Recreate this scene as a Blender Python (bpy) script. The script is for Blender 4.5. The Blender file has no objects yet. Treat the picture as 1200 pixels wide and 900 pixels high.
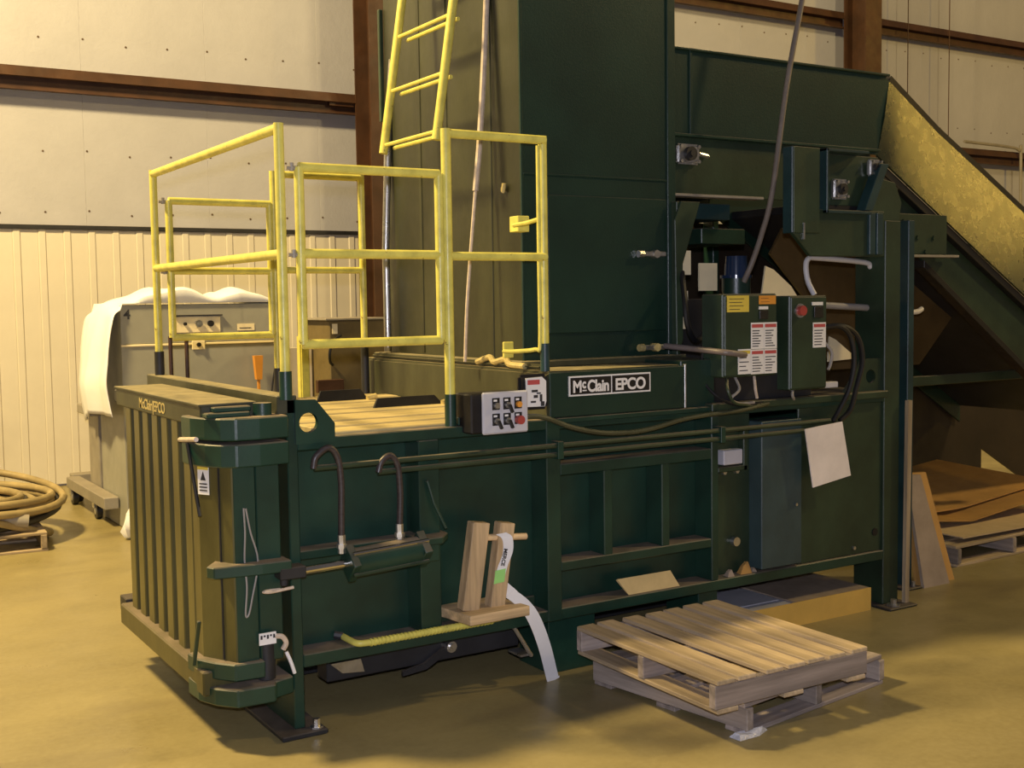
import bpy, bmesh, math, random
from mathutils import Vector, Matrix
random.seed(7)
scene = bpy.context.scene
COL = scene.collection
PI = math.pi

# ------------------------------------------------------------------ camera
CAM = Vector((-1.5808, -4.1283, 1.62))
YAW, PITCH, ROLL, FPX = 0.5561, 0.0700, -0.0146, 1380.0
_f = Vector((math.sin(YAW)*math.cos(PITCH), math.cos(YAW)*math.cos(PITCH), -math.sin(PITCH)))
_r = Vector((math.cos(YAW), -math.sin(YAW), 0))
_u = _r.cross(_f)
_r2 = _r*math.cos(ROLL) + _u*math.sin(ROLL)
_u2 = _u*math.cos(ROLL) - _r*math.sin(ROLL)
cd = bpy.data.cameras.new('camera')
cd.sensor_width = 36.0
cd.lens = FPX/1200*36.0
cd.clip_start = 0.05
cd.clip_end = 100
cam = bpy.data.objects.new('camera', cd)
COL.objects.link(cam)
cam.matrix_world = Matrix(((_r2.x, _u2.x, -_f.x, CAM.x), (_r2.y, _u2.y, -_f.y, CAM.y), (_r2.z, _u2.z, -_f.z, CAM.z), (0, 0, 0, 1)))
scene.camera = cam

# ------------------------------------------------------------------ world, lamps, exposure
w = bpy.data.worlds.new('hall_air')
scene.world = w
w.use_nodes = True
w.node_tree.nodes['Background'].inputs[0].default_value = (0.78, 0.68, 0.68, 1)
w.node_tree.nodes['Background'].inputs[1].default_value = 0.11


def lamp(name, loc, watts, col, radius):
    l = bpy.data.lights.new(name, 'POINT')
    l.energy = watts
    l.color = col
    l.shadow_soft_size = radius
    o = bpy.data.objects.new(name, l)
    COL.objects.link(o)
    o.location = loc
    return o


SODIUM = (1.0, 0.74, 0.32)
lamp('high_bay_or_added_lamp', (-3.3, 2.7, 7.2), 4500, SODIUM, 0.42)
lamp('high_bay_or_added_lamp', (6.2, 2.9, 7.2), 330, SODIUM, 0.28)
lamp('high_bay_or_added_lamp', (16.0, -2.0, 6.3), 800, (1.0, 0.62, 0.10), 0.35)  # unseen lamp, added and tinted to give the conveyor slope its gold reflection
lamp('high_bay_or_added_lamp', (9.0, -3.6, 7.2), 1050, SODIUM, 0.30)
# the photographer's flash, just above the lens
lamp('camera_flash', (-1.60, -4.16, 1.75), 400, (0.84, 0.84, 1.0), 0.03)

vs = scene.view_settings
vs.view_transform = 'Standard'
vs.look = 'None'
vs.gamma = 1.0
vs.use_curve_mapping = False
vs.exposure = 0.0

# ------------------------------------------------------------------ materials
MATS = {}


def nd(nt, typ, **kw):
    n = nt.nodes.new(typ)
    for k, v in kw.items():
        setattr(n, k, v)
    return n


def mix_rgb(nt, fac, a, b):
    m = nd(nt, 'ShaderNodeMix', data_type='RGBA')
    for sock, v in ((m.inputs[0], fac), (m.inputs[6], a), (m.inputs[7], b)):
        if hasattr(v, 'is_output'):
            nt.links.new(v, sock)
        elif isinstance(v, (int, float)):
            sock.default_value = v
        else:
            sock.default_value = (*v, 1)
    return m.outputs[2]


def ramp(nt, sock, lo, hi, a=0.0, b=1.0):
    m = nd(nt, 'ShaderNodeMapRange')
    m.inputs[1].default_value = lo
    m.inputs[2].default_value = hi
    m.inputs[3].default_value = a
    m.inputs[4].default_value = b
    nt.links.new(sock, m.inputs[0])
    return m.outputs[0]


def noise(nt, scale, detail=4.0, stretch=None, rough=0.6):
    tc = nd(nt, 'ShaderNodeTexCoord')
    src = tc.outputs['Object']
    if stretch:
        mp = nd(nt, 'ShaderNodeMapping')
        mp.inputs['Scale'].default_value = stretch
        nt.links.new(src, mp.inputs[0])
        src = mp.outputs[0]
    n = nd(nt, 'ShaderNodeTexNoise')
    n.inputs['Scale'].default_value = scale
    n.inputs['Detail'].default_value = detail
    n.inputs['Roughness'].default_value = rough
    nt.links.new(src, n.inputs['Vector'])
    return n.outputs[0]


def mat(name, col, rough=0.5, metal=0.0, var=0.2, vscale=5.0, bump=0.0, bscale=60.0, dust=0.0,
        dustcol=(0.25, 0.19, 0.14), chips=0.0, chipcol=(0.25, 0.24, 0.22), stretch=None, objvar=0.0, spec=0.5):
    if name in MATS:
        return MATS[name]
    m = bpy.data.materials.new(name)
    m.use_nodes = True
    nt = m.node_tree
    b = nt.nodes['Principled BSDF']
    b.inputs['Metallic'].default_value = metal
    b.inputs['Specular IOR Level'].default_value = spec
    lo = tuple(max(0, c*(1-var)) for c in col)
    hi = tuple(min(1, c*(1+var)) for c in col)
    n1 = noise(nt, vscale, 6, stretch)
    c = mix_rgb(nt, ramp(nt, n1, 0.3, 0.7), lo, hi)
    if objvar:
        oi = nd(nt, 'ShaderNodeObjectInfo')
        hs = nd(nt, 'ShaderNodeHueSaturation')
        nt.links.new(c, hs.inputs['Color'])
        nt.links.new(ramp(nt, oi.outputs['Random'], 0, 1, 1-objvar, 1+objvar), hs.inputs['Value'])
        c = hs.outputs[0]
    if chips:
        n3 = noise(nt, 26, 8, None, 0.75)
        c = mix_rgb(nt, ramp(nt, n3, 0.70-chips, 0.74-chips), c, chipcol)
    r = rough
    if dust:
        g = nd(nt, 'ShaderNodeNewGeometry')
        sx = nd(nt, 'ShaderNodeSeparateXYZ')
        nt.links.new(g.outputs['Normal'], sx.inputs[0])
        up = ramp(nt, sx.outputs[2], 0.5, 0.95)
        mu = nd(nt, 'ShaderNodeMath', operation='MULTIPLY')
        nt.links.new(up, mu.inputs[0])
        nt.links.new(ramp(nt, noise(nt, 9, 5), 0.25, 0.6, 0.35*dust, dust), mu.inputs[1])
        c = mix_rgb(nt, mu.outputs[0], c, dustcol)
        rr = nd(nt, 'ShaderNodeMapRange')
        rr.inputs[3].default_value = rough
        rr.inputs[4].default_value = 0.85
        nt.links.new(mu.outputs[0], rr.inputs[0])
        nt.links.new(rr.outputs[0], b.inputs['Roughness'])
    else:
        n2 = noise(nt, vscale*3, 4)
        nt.links.new(ramp(nt, n2, 0.3, 0.7, max(0.03, rough*0.8), min(1, rough*1.2)), b.inputs['Roughness'])
    nt.links.new(c, b.inputs['Base Color'])
    if bump:
        bp = nd(nt, 'ShaderNodeBump')
        bp.inputs['Strength'].default_value = bump
        bp.inputs['Distance'].default_value = 0.01
        nt.links.new(noise(nt, bscale, 5, stretch), bp.inputs['Height'])
        nt.links.new(bp.outputs[0], b.inputs['Normal'])
    MATS[name] = m
    return m


GREEN = mat('green_paint', (0.012, 0.041, 0.027), 0.36, var=0.35, vscale=3.0, bump=0.06, bscale=90, dust=0.92)
GREENC = mat('green_paint_clean', (0.011, 0.033, 0.022), 0.33, var=0.25, vscale=2.0, bump=0.10, bscale=120, dust=0.3)
GREENS = mat('green_paint_satin', (0.024, 0.034, 0.016), 0.28, var=0.5, vscale=3.5, bump=0.16, bscale=160, dust=0.0)
OLIVE = mat('olive_paint', (0.024, 0.044, 0.024), 0.42, var=0.4, vscale=3.0, bump=0.06, dust=0.7)
DOORG = mat('lamplit_door_paint', (0.085, 0.075, 0.022), 0.42, var=0.45, vscale=4.0, bump=0.08, dust=0.75, stretch=(1, 1, .35))  # door green with the lamp's gold light put into its colour, dust on top
DARKS = mat('grimy_dark_steel', (0.018, 0.018, 0.020), 0.55, var=0.4, dust=0.4)
BLUEG = mat('blue_green_paint', (0.016, 0.044, 0.048), 0.40, var=0.3, dust=0.4, bump=.05)
YELLOW = mat('yellow_paint', (0.68, 0.62, 0.13), 0.38, var=0.18, vscale=14, chips=0.06, chipcol=(0.20, 0.14, 0.05), bump=.04)
CHROME = mat('chrome_rod', (0.75, 0.72, 0.66), 0.16, metal=1.0, var=0.1)
STEEL = mat('bare_steel', (0.55, 0.54, 0.52), 0.32, metal=0.9, var=0.25, vscale=12)
BLACK = mat('black_rubber', (0.012, 0.012, 0.013), 0.42, var=0.3)
BLACKP = mat('black_plate', (0.010, 0.009, 0.010), 0.5, var=0.1)
HOSE = mat('hydraulic_hose', (0.045, 0.035, 0.035), 0.40, var=0.4, vscale=20, stretch=(1, 1, 8))
WHITE = mat('white_print', (0.82, 0.81, 0.80), 0.5, var=0.05)
CREAMT = mat('faded_lettering', (0.50, 0.40, 0.16), 0.6, var=0.3, vscale=30)
PANELG = mat('panel_grey', (0.55, 0.55, 0.60), 0.45, var=0.08)
RED = mat('red_button', (0.38, 0.06, 0.05), 0.35, var=0.1)
DECALY = mat('decal_yellow', (0.70, 0.55, 0.08), 0.5, var=0.1)
ORANGE = mat('orange_decal', (0.70, 0.30, 0.04), 0.5, var=0.15)
INK = mat('print_ink', (0.03, 0.03, 0.035), 0.6, var=0.1)
REDINK = mat('red_ink', (0.50, 0.08, 0.08), 0.6, var=0.1)
CAB = mat('cabinet_grey', (0.33, 0.325, 0.275), 0.48, var=0.10, vscale=3, bump=.03)
CREAM = mat('cream_plate', (0.92, 0.80, 0.52), 0.45, var=0.06)
SHEET = mat('white_sheet', (0.93, 0.94, 0.97), 0.75, var=0.04, bump=.05, bscale=10)
RUST = mat('red_oxide_steel', (0.062, 0.026, 0.011), 0.55, var=0.35, vscale=3, bump=.05)
CARD = mat('cardboard', (0.50, 0.275, 0.075), 0.8, var=0.16, vscale=4, bump=.05, objvar=.15)
CARDG = mat('cardboard_grey', (0.34, 0.265, 0.195), 0.8, var=0.2, vscale=5, objvar=.1)
PAPER = mat('stained_paper', (0.88, 0.80, 0.74), 0.7, var=0.13, vscale=4)
STRAPM = mat('white_strapping', (0.84, 0.84, 0.86), 0.35, var=0.04)
STRAPG = mat('green_strapping', (0.35, 0.75, 0.22), 0.35, var=0.1)
CABLEG = mat('grey_cable', (0.30, 0.28, 0.26), 0.5, var=0.2)
CABLEW = mat('white_conduit', (0.62, 0.60, 0.60), 0.45, var=0.1)
ROPE = mat('pale_rope', (0.60, 0.50, 0.40), 0.7, var=0.2, vscale=30)
HOSEY = mat('dusty_hose', (0.34, 0.26, 0.12), 0.55, var=0.4, vscale=4)
GLASSB = mat('motor_enamel', (0.015, 0.03, 0.07), 0.15, var=0.1)
CARTM = mat('cart_steel', (0.30, 0.27, 0.22), 0.5, var=0.2, dust=0.3)
SILLM = mat('dusty_sill', (0.045, 0.047, 0.024), 0.5, var=0.5, vscale=5, dust=0.8, dustcol=(0.36, 0.30, 0.17), stretch=(1, 1, .4))
PLATM = mat('dusty_deck', (0.50, 0.40, 0.19), 0.7, var=0.25, vscale=9, stretch=(.3, 2, 1), bump=.1)


def wood(name, axis, col=(0.42, 0.325, 0.205)):
    st = [26, 26, 26]
    st['xyz'.index(axis)] = 1.6
    return mat(name, col, 0.75, var=0.42, vscale=1.0, stretch=tuple(st), bump=0.25, bscale=1.4, objvar=0.28)


WX = wood('weathered_wood_x', 'x')
WY = wood('weathered_wood_y', 'y')
WZ = wood('weathered_wood_z', 'z')
WXG = wood('grey_wood_x', 'x', (0.30, 0.25, 0.22))
WYG = wood('grey_wood_y', 'y', (0.30, 0.25, 0.21))
NEWZ = wood('new_pine_z', 'z', (0.62, 0.45, 0.25))
NEWX = wood('new_pine_x', 'x', (0.60, 0.43, 0.23))

m = bpy.data.materials.new('concrete_floor')
m.use_nodes = True
nt = m.node_tree
b = nt.nodes['Principled BSDF']
c = mix_rgb(nt, ramp(nt, noise(nt, 0.9, 8, (1, 1.6, 1), .62), .32, .68), (0.235, 0.190, 0.082), (0.352, 0.290, 0.130))
c = mix_rgb(nt, ramp(nt, noise(nt, 3.4, 8, (1, 1, 1), .7), .52, .72, 0, .55), c, (0.20, 0.165, 0.075))
c = mix_rgb(nt, ramp(nt, noise(nt, 40, 4), .35, .7, 0, .35), c, (0.38, 0.32, 0.155))
c = mix_rgb(nt, ramp(nt, noise(nt, 0.55, 3, (1, 2.4, 1)), .56, .66, 0, .5), c, (0.155, 0.120, 0.065))
nt.links.new(c, b.inputs['Base Color'])
nt.links.new(ramp(nt, noise(nt, 2.2, 6), .3, .7, .27, .50), b.inputs['Roughness'])
bp = nd(nt, 'ShaderNodeBump')
bp.inputs['Strength'].default_value = .12
bp.inputs['Distance'].default_value = .01
nt.links.new(noise(nt, 14, 6), bp.inputs['Height'])
nt.links.new(bp.outputs[0], b.inputs['Normal'])
FLOORM = m
WALLM = mat('vinyl_insulation', (0.44, 0.44, 0.49), 0.6, var=0.05, vscale=2, bump=.25, bscale=26)
LINER = mat('cream_liner', (0.68, 0.63, 0.53), 0.45, var=0.04, vscale=3)

# ------------------------------------------------------------------ mesh helpers
WORLD = {}


class MB:
    def __init__(s):
        s.v = []
        s.f = []

    def add(s, v, f):
        n = len(s.v)
        s.v += [tuple(p) for p in v]
        s.f += [tuple(i+n for i in q) for q in f]
        return s

    def box(s, x0, x1, y0, y1, z0, z1):
        x0, x1 = sorted((x0, x1))
        y0, y1 = sorted((y0, y1))
        z0, z1 = sorted((z0, z1))
        v = [(x, y, z) for z in (z0, z1) for y in (y0, y1) for x in (x0, x1)]
        return s.add(v, [(0, 2, 3, 1), (4, 5, 7, 6), (0, 1, 5, 4), (2, 6, 7, 3), (0, 4, 6, 2), (1, 3, 7, 5)])

    def obox(s, c, size, M):
        hx, hy, hz = size[0]/2, size[1]/2, size[2]/2
        c = Vector(c)
        v = [tuple(c+M@Vector((x, y, z))) for z in (-hz, hz) for y in (-hy, hy) for x in (-hx, hx)]
        return s.add(v, [(0, 2, 3, 1), (4, 5, 7, 6), (0, 1, 5, 4), (2, 6, 7, 3), (0, 4, 6, 2), (1, 3, 7, 5)])

    def prism(s, poly, axis, lo, hi):
        """poly: points in the two other axes, in xyz order"""
        def P(a, b, t):
            return {'x': (t, a, b), 'y': (a, t, b), 'z': (a, b, t)}[axis]
        n = len(poly)
        v = [P(a, b, lo) for a, b in poly]+[P(a, b, hi) for a, b in poly]
        f = [tuple(range(n)), tuple(range(2*n-1, n-1, -1))]
        f += [(i, i+n, (i+1) % n+n, (i+1) % n) for i in range(n)]
        return s.add(v, f)

    def hexa(s, a, b):
        """two quads of four points joined into a solid"""
        return s.add(list(a)+list(b), [(0, 1, 2, 3), (7, 6, 5, 4), (0, 4, 5, 1), (1, 5, 6, 2), (2, 6, 7, 3), (3, 7, 4, 0)])

    def tube(s, pts, r, n=10, r1=None, caps=True):
        pts = [Vector(p) for p in pts]
        m = len(pts)
        T = []
        for i in range(m):
            t = pts[min(i+1, m-1)]-pts[max(i-1, 0)]
            T.append(t.normalized())
        a = Vector((0, 0, 1)) if abs(T[0].z) < .9 else Vector((1, 0, 0))
        nrm = T[0].cross(a).normalized()
        v = []
        for i in range(m):
            nrm = (nrm-T[i]*nrm.dot(T[i])).normalized()
            bi = T[i].cross(nrm)
            rr = r if r1 is None else r+(r1-r)*i/(m-1)
            for k in range(n):
                an = 2*PI*k/n
                v.append(pts[i]+nrm*(rr*math.cos(an))+bi*(rr*math.sin(an)))
        f = [(i*n+k, i*n+(k+1) % n, (i+1)*n+(k+1) % n, (i+1)*n+k) for i in range(m-1) for k in range(n)]
        if caps:
            f += [tuple(range(n-1, -1, -1)), tuple((m-1)*n+k for k in range(n))]
        return s.add(v, f)

    def ribbon(s, pts, wdir, wid, th=.002):
        """flat strip following pts; wdir per point or one vector"""
        pts = [Vector(p) for p in pts]
        m = len(pts)
        v = []
        for i, p in enumerate(pts):
            wd = Vector(wdir[i] if isinstance(wdir, list) else wdir).normalized()
            t = (pts[min(i+1, m-1)]-pts[max(i-1, 0)]).normalized()
            nn = t.cross(wd).normalized()
            for a, c in ((-1, -1), (1, -1), (1, 1), (-1, 1)):
                v.append(p+wd*(a*wid/2)+nn*(c*th/2))
        f = [(0, 1, 2, 3), tuple(4*(m-1)+k for k in (3, 2, 1, 0))]
        for i in range(m-1):
            for k in range(4):
                f.append((4*i+k, 4*(i+1)+k, 4*(i+1)+(k+1) % 4, 4*i+(k+1) % 4))
        return s.add(v, f)


def spline(pts, k=6):
    P = [Vector(p) for p in pts]
    P = [P[0]*2-P[1]]+P+[P[-1]*2-P[-2]]
    out = []
    for i in range(1, len(P)-2):
        for j in range(k):
            t = j/k
            a, b_, c_, d = P[i-1], P[i], P[i+1], P[i+2]
            out.append(.5*((2*b_)+(c_-a)*t+(2*a-5*b_+4*c_-d)*t*t+(3*b_-a-3*c_+d)*t**3))
    out.append(P[-2])
    return out


def finish(o, label=None, cat=None, group=None, kind=None):
    if label:
        o['label'] = label
    if cat:
        o['category'] = cat
    if group:
        o['group'] = group
    if kind:
        o['kind'] = kind
    return o


def link(name, me, wloc, parent=None):
    o = bpy.data.objects.new(name, me)
    COL.objects.link(o)
    wloc = Vector(wloc)
    if parent is not None:
        o.parent = parent
        o.location = wloc-WORLD[parent.name]
    else:
        o.location = wloc
    WORLD[o.name] = wloc
    return o


def mesh(name, mb, material, bevel=0.0, smooth=False):
    """returns mesh centred on its own middle, and that middle"""
    xs = [p[0] for p in mb.v]
    ys = [p[1] for p in mb.v]
    zs = [p[2] for p in mb.v]
    c = Vector(((min(xs)+max(xs))/2, (min(ys)+max(ys))/2, (min(zs)+max(zs))/2))
    me = bpy.data.meshes.new(name)
    me.from_pydata([tuple(Vector(p)-c) for p in mb.v], [], mb.f)
    bm = bmesh.new()
    bm.from_mesh(me)
    bmesh.ops.recalc_face_normals(bm, faces=bm.faces)
    if bevel:
        ed = [e for e in bm.edges if len(e.link_faces) == 2 and e.calc_face_angle(0) > .5]
        bmesh.ops.bevel(bm, geom=ed, offset=bevel, segments=2 if bevel > .006 else 1, affect='EDGES', clamp_overlap=True)
    bm.to_mesh(me)
    bm.free()
    if smooth:
        for p in me.polygons:
            p.use_smooth = True
        try:
            me.set_sharp_from_angle(angle=.7)
        except Exception:
            pass
    me.materials.append(material)
    return me, c


def part(name, mb, material, parent=None, bevel=0.0, smooth=False, **kw):
    me, c = mesh(name, mb, material, bevel, smooth)
    o = link(name, me, c, parent)
    return finish(o, **kw)


def empty(name, loc, label, cat, group=None):
    o = bpy.data.objects.new(name, None)
    COL.objects.link(o)
    o.location = loc
    o.empty_display_size = .2
    WORLD[o.name] = Vector(loc)
    return finish(o, label, cat, group)


def B(name, x0, x1, y0, y1, z0, z1, material, parent=None, bevel=.004, **kw):
    return part(name, MB().box(x0, x1, y0, y1, z0, z1), material, parent, bevel, **kw)


def copy_at(o, wloc, parent=None, rot=None):
    c = o.copy()
    COL.objects.link(c)
    wloc = Vector(wloc)
    p = parent if parent is not None else o.parent
    c.parent = p
    c.location = wloc-(WORLD[p.name] if p else Vector())
    if rot is not None:
        c.rotation_euler = rot
    WORLD[c.name] = wloc
    return c


FRONT = Matrix(((1, 0, 0), (0, 0, -1), (0, 1, 0)))       # text plane facing -Y
LEFT = Matrix(((0, 0, -1), (-1, 0, 0), (0, 1, 0)))       # text plane facing -X, read from the -X side


def lettering(name, body, size, loc, R3, material, parent, offset=0.0, align='LEFT', squeeze=1.0, **kw):
    cu = bpy.data.curves.new('t', 'FONT')
    cu.body = body
    cu.size = size
    cu.offset = offset
    cu.extrude = .0008
    cu.align_x = align
    cu.space_character = .95
    to = bpy.data.objects.new('t', cu)
    COL.objects.link(to)
    bpy.context.view_layer.update()
    me = bpy.data.meshes.new_from_object(to.evaluated_get(bpy.context.evaluated_depsgraph_get()))
    bpy.data.objects.remove(to)
    bpy.data.curves.remove(cu)
    me.name = name
    S = Matrix(((squeeze, 0, 0), (0, 1, 0), (0, 0, 1)))
    me.transform((R3@S).to_4x4())
    me.materials.clear()
    me.materials.append(material)
    o = link(name, me, loc, parent)
    return finish(o, **kw)


def decal(name, x0, x1, z0, z1, y, parent, base=None, head=None, rows=6, cols=1, level_mat=None):
    """a printed sticker on a -Y face with rows of small illegible print"""
    d = B(name, x0, x1, y-.002, y, z0, z1, base or WHITE, parent, 0)
    h = z1-z0
    ww = (x1-x0)
    if head:
        B('decal_header', x0+.06*ww, x1-.06*ww, y-.0032, y-.001, z1-.19*h, z1-.06*h, head, d, 0)
    mb = MB()
    top = z1-(.26*h if head else .1*h)
    for i in range(rows):
        zz = top-(top-z0-.06*h)*(i+.5)/rows
        for cidx in range(cols):
            a = x0+ww*(cidx+.10)/cols
            e = x0+ww*(cidx+.55+.35*random.random())/cols
            mb.box(a, e, y-.0030, y-.001, zz-.018*h, zz+.018*h)
    part('print_rows', mb, INK, d, kind='stuff')
    return d


def bolt(parent, p, axis, r=.012, h=.012, material=None, name='bolt'):
    p = Vector(p)
    a = {'x': Vector((1, 0, 0)), 'y': Vector((0, 1, 0)), 'z': Vector((0, 0, 1))}[axis[-1]]
    if axis[0] == '-':
        a = -a
    return part(name, MB().tube([p, p+a*h], r, 6), material or STEEL, parent)


# ------------------------------------------------------------------ the hall
FL = part('floor', MB().box(-9, 20, -8, 7.2, -.15, 0), FLOORM, kind='structure', label='dusty yellowish concrete floor')
WY0 = 7.10
WL = B('wall_back', -6, 19, WY0+.02, WY0+.2, 0, 7.0, WALLM, kind='structure', label='cream insulated metal back wall', bevel=0)
me, c0 = mesh('wall_panel', MB().box(0, 1.1395, WY0-.012, WY0+.02, 2.36, 6.98), WALLM, .002)
for i in range(-5, 14):
    link('wall_panel', me, c0+Vector((.856+1.14*i, 0, 0)), WL)
# ribbed liner sheets along the foot of the wall
pr = [(0, WY0+.02), (0, WY0-.004), (.010, WY0-.014), (.060, WY0-.014), (.070, WY0-.004), (.2135, WY0-.004), (.2135, WY0+.02)]
me, c0 = mesh('liner_panel', MB().prism(pr, 'z', .02, 2.33), LINER)
for i in range(-27, 88):
    if -6 < .215*i < 18.8:
        link('liner_panel', me, c0+Vector((.215*i, 0, 0)), WL)
mb = MB()
for i in range(-14, 48):
    for z in (5.0, 4.02, 3.02, 2.48):
        x = .50+.38*i
        mb.tube([(x, WY0-.011, z+.02*math.sin(i*2.1)), (x, WY0-.016, z+.02*math.sin(i*2.1))], .010, 6)
part('panel_fastener', mb, mat('brown_fastener', (.10, .06, .03), .5), WL, kind='stuff')
B('trim_1', -6, 19, WY0-.035, WY0+.02, 2.325, 2.365, DARKS, kind='structure', label='dark trim strip between liner and upper wall panels')


def girt(name, x0, x1, z, label):
    mb = MB().prism([(WY0-.012, z+.065), (WY0-.17, z+.065), (WY0-.20, z-.025), (WY0-.185, z-.03), (WY0-.012, z+.03)], 'x', x0, x1).prism([(WY0-.10, z+.02), (WY0-.115, z+.02), (WY0-.115, z-.12), (WY0-.16, z-.12), (WY0-.16, z-.135), (WY0-.10, z-.135)], 'x', x0, x1)
    return part(name, mb, RUST, kind='structure', label=label)


girt('trim_2', -6, 3.60, 3.66, 'red-brown steel girt across the wall left of the hopper')
girt('trim_3', 3.92, 10.55, 3.66, 'red-brown steel girt behind the hopper tower')
girt('trim_4', 11.1, 19, 3.66, 'red-brown lower steel girt at the right of the wall')
girt('trim_5', -6, 10.55, 5.28, 'red-brown upper steel girt behind the conveyor')
girt('trim_6', 11.1, 19, 5.28, 'red-brown upper steel girt right of the far column')


def column(name, x, label):
    mb = MB().box(x-.15, x+.15, 6.55, 6.57, 0, 7).box(x-.15, x+.15, 6.90, 6.92, 0, 7).box(x-.008, x+.008, 6.57, 6.90, 0, 7)
    return part(name, mb, RUST, kind='structure', label=label)


column('trim_7', 3.62, 'red-brown steel column beside the hopper tower')
column('trim_8', 10.65, 'red-brown steel column above the conveyor')
mb = MB().box(3.2, 3.46, WY0-.17, WY0-.03, 3.60, 3.68)
part('trim_9', mb, RUST, kind='structure', label='short brown clip joining girt to column')
for x, z0, lab in ((11.66, 4.5, 'thin brown wire hanging down the wall left of its twin'), (12.52, 3.7, 'thin brown wire hanging down the wall nearer the right edge')):
    part('wall_wire', MB().tube([(x, 6.84, 7), (x, 6.84, z0-1.6)], .007, 6), RUST, label=lab, cat='wire', group='wires on the wall')
part('wall_pipe', MB().tube(spline([(12.9, 6.86, 3.80), (13.9, 6.86, 3.78), (14.15, 6.86, 3.74), (14.2, 6.86, 3.6), (14.2, 6.86, 1.2)], 5), .022, 8), CARTM, smooth=True,
     label='pale thin conduit bending down the wall at far right', cat='pipe')

# ------------------------------------------------------------------ THE BALER
BA = empty('baler', (1.65, .9, 0), 'large dark green horizontal baler with tall hopper and yellow platform railings', 'baler')

# end frame
for y0, y1, nm in ((0, .36, 0), (1.44, 1.80, 1)):
    B('end_post', 0, .042, y0, y1, .02, 1.27, GREEN, BA)
    bpl = B('base_plate', -.07, .112, y0-.055, y1+.02, 0, .02, DARKS, BA)
    if nm == 0:
        bolt(bpl, (.078, -.02, .02), 'z', .014, .035)
        bolt(bpl, (.078, -.02, .02), 'z', .026, .006, name='washer')
B('end_beam', -.035, .042, 0, 1.80, 1.215, 1.285, SILLM, BA)
B('end_sill', -.03, .042, .36, 1.44, .20, .30, GREEN, BA)

# lifting plate with round hole
def hole_plate(poly, cx, cz, r, y0, y1):
    angs = sorted(set([round(2*PI*k/28, 5) for k in range(28)]+[round(math.atan2(z-cz, x-cx) % (2*PI), 5) for x, z in poly]))

    def hit(a):
        dx, dz = math.cos(a), math.sin(a)
        best = None
        for i in range(len(poly)):
            x1, z1 = poly[i]
            x2, z2 = poly[(i+1) % len(poly)]
            ex, ez = x2-x1, z2-z1
            den = dx*ez-dz*ex
            if abs(den) < 1e-9:
                continue
            t = ((x1-cx)*ez-(z1-cz)*ex)/den
            u = ((x1-cx)*dz-(z1-cz)*dx)/den
            if t > 0 and -1e-4 <= u <= 1+1e-4 and (best is None or t < best):
                best = t
        return cx+dx*best, cz+dz*best
    v = []
    for a in angs:
        ox, oz = hit(a)
        ix, iz = cx+r*math.cos(a), cz+r*math.sin(a)
        v += [(ox, y0, oz), (ix, y0, iz), (ox, y1, oz), (ix, y1, iz)]
    n = len(angs)
    f = []
    for i in range(n):
        j = (i+1) % n
        f += [(4*i, 4*i+1, 4*j+1, 4*j), (4*i+2, 4*j+2, 4*j+3, 4*i+3), (4*i, 4*j, 4*j+2, 4*i+2), (4*i+1, 4*i+3, 4*j+3, 4*j+1)]
    return MB().add(v, f)


part('lifting_plate', hole_plate([(.030, 1.10), (.187, 1.10), (.187, 1.172), (.112, 1.265), (.030, 1.268)], .082, 1.180, .037, -.012, .012), GREEN, BA)

# side frame of the chamber
B('top_rail', .042, 3.25, 0, .06, 1.075, 1.12, GREEN, BA)
B('bottom_rail', .042, 3.25, 0, .14, .25, .30, GREEN, BA)
B('side_plate', .042, 2.10, .12, .135, .28, 1.10, GREEN, BA)
B('floor_plate', .042, 3.25, .135, 1.78, .25, .28, DARKS, BA)
B('rear_light_block', .10, 3.30, 1.76, 1.775, 0, .25, DARKS, BA)  # unseen plate added to stop light leaking under the machine
B('far_side_plate', .042, 3.30, 1.76, 1.78, .25, 1.12, GREEN, BA)
B('front_sheet', .042, .06, .135, 1.76, .28, 1.10, GREEN, BA)
B('stiffener', .545, .637, 0, .12, .30, 1.075, GREEN, BA)
B('stiffener', 1.150, 1.222, -.004, .12, .25, 1.12, GREEN, BA)
for x0, x1 in ((1.453, 1.499), (1.777, 1.822)):
    B('pocket_rib', x0, x1, .002, .12, .50, .88, GREEN, BA)
B('pocket_rib', 2.072, 2.114, 0, .12, .30, 1.075, GREEN, BA)
B('pocket_shelf', 1.222, 2.072, 0, .12, .460, .502, GREEN, BA)
B('pocket_lintel', 1.222, 2.072, 0, .12, .875, .925, GREEN, BA)
B('mid_shelf', .042, .545, .03, .12, .655, .690, GREEN, BA)
B('wear_strip', .640, 1.15, .10, .12, .30, .345, OLIVE, BA)
# thin brace beside the stiffener
part('brace_rod', MB().tube([(.575, -.012, .915), (.60, -.02, .82), (.645, -.03, .72)], .007, 8), GREEN, BA)
# right half of the side
B('recessed_panel', 2.114, 2.375, .07, .085, .30, 1.075, OLIVE, BA)
B('junction_box', 2.165, 2.285, .02, .07, .835, .905, PANELG, BA)
B('box_bracket', 2.14, 2.33, .03, .07, .80, .825, OLIVE, BA)
B('conduit_stub', 2.30, 2.325, .03, .07, .80, 1.0, OLIVE, BA)
bolt(BA, (2.20, .07, .795), '-y', .012, .02)
bolt(BA, (2.28, .07, .795), '-y', .012, .02)
part('drain_plug', MB().tube([(2.27, .07, .455), (2.27, .045, .455)], .022, 14), STEEL, BA)
B('vertical_channel', 2.373, 2.640, -.015, .10, .315, 1.03, mat('flash_lit_channel', (.040, .070, .074), .42, var=.2, vscale=6, bump=.05), BA)  # flash reflection put into the colour, paler and bluer than its neighbours
B('access_panel', 2.645, 3.245, .015, .03, .30, 1.10, OLIVE, BA)
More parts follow.
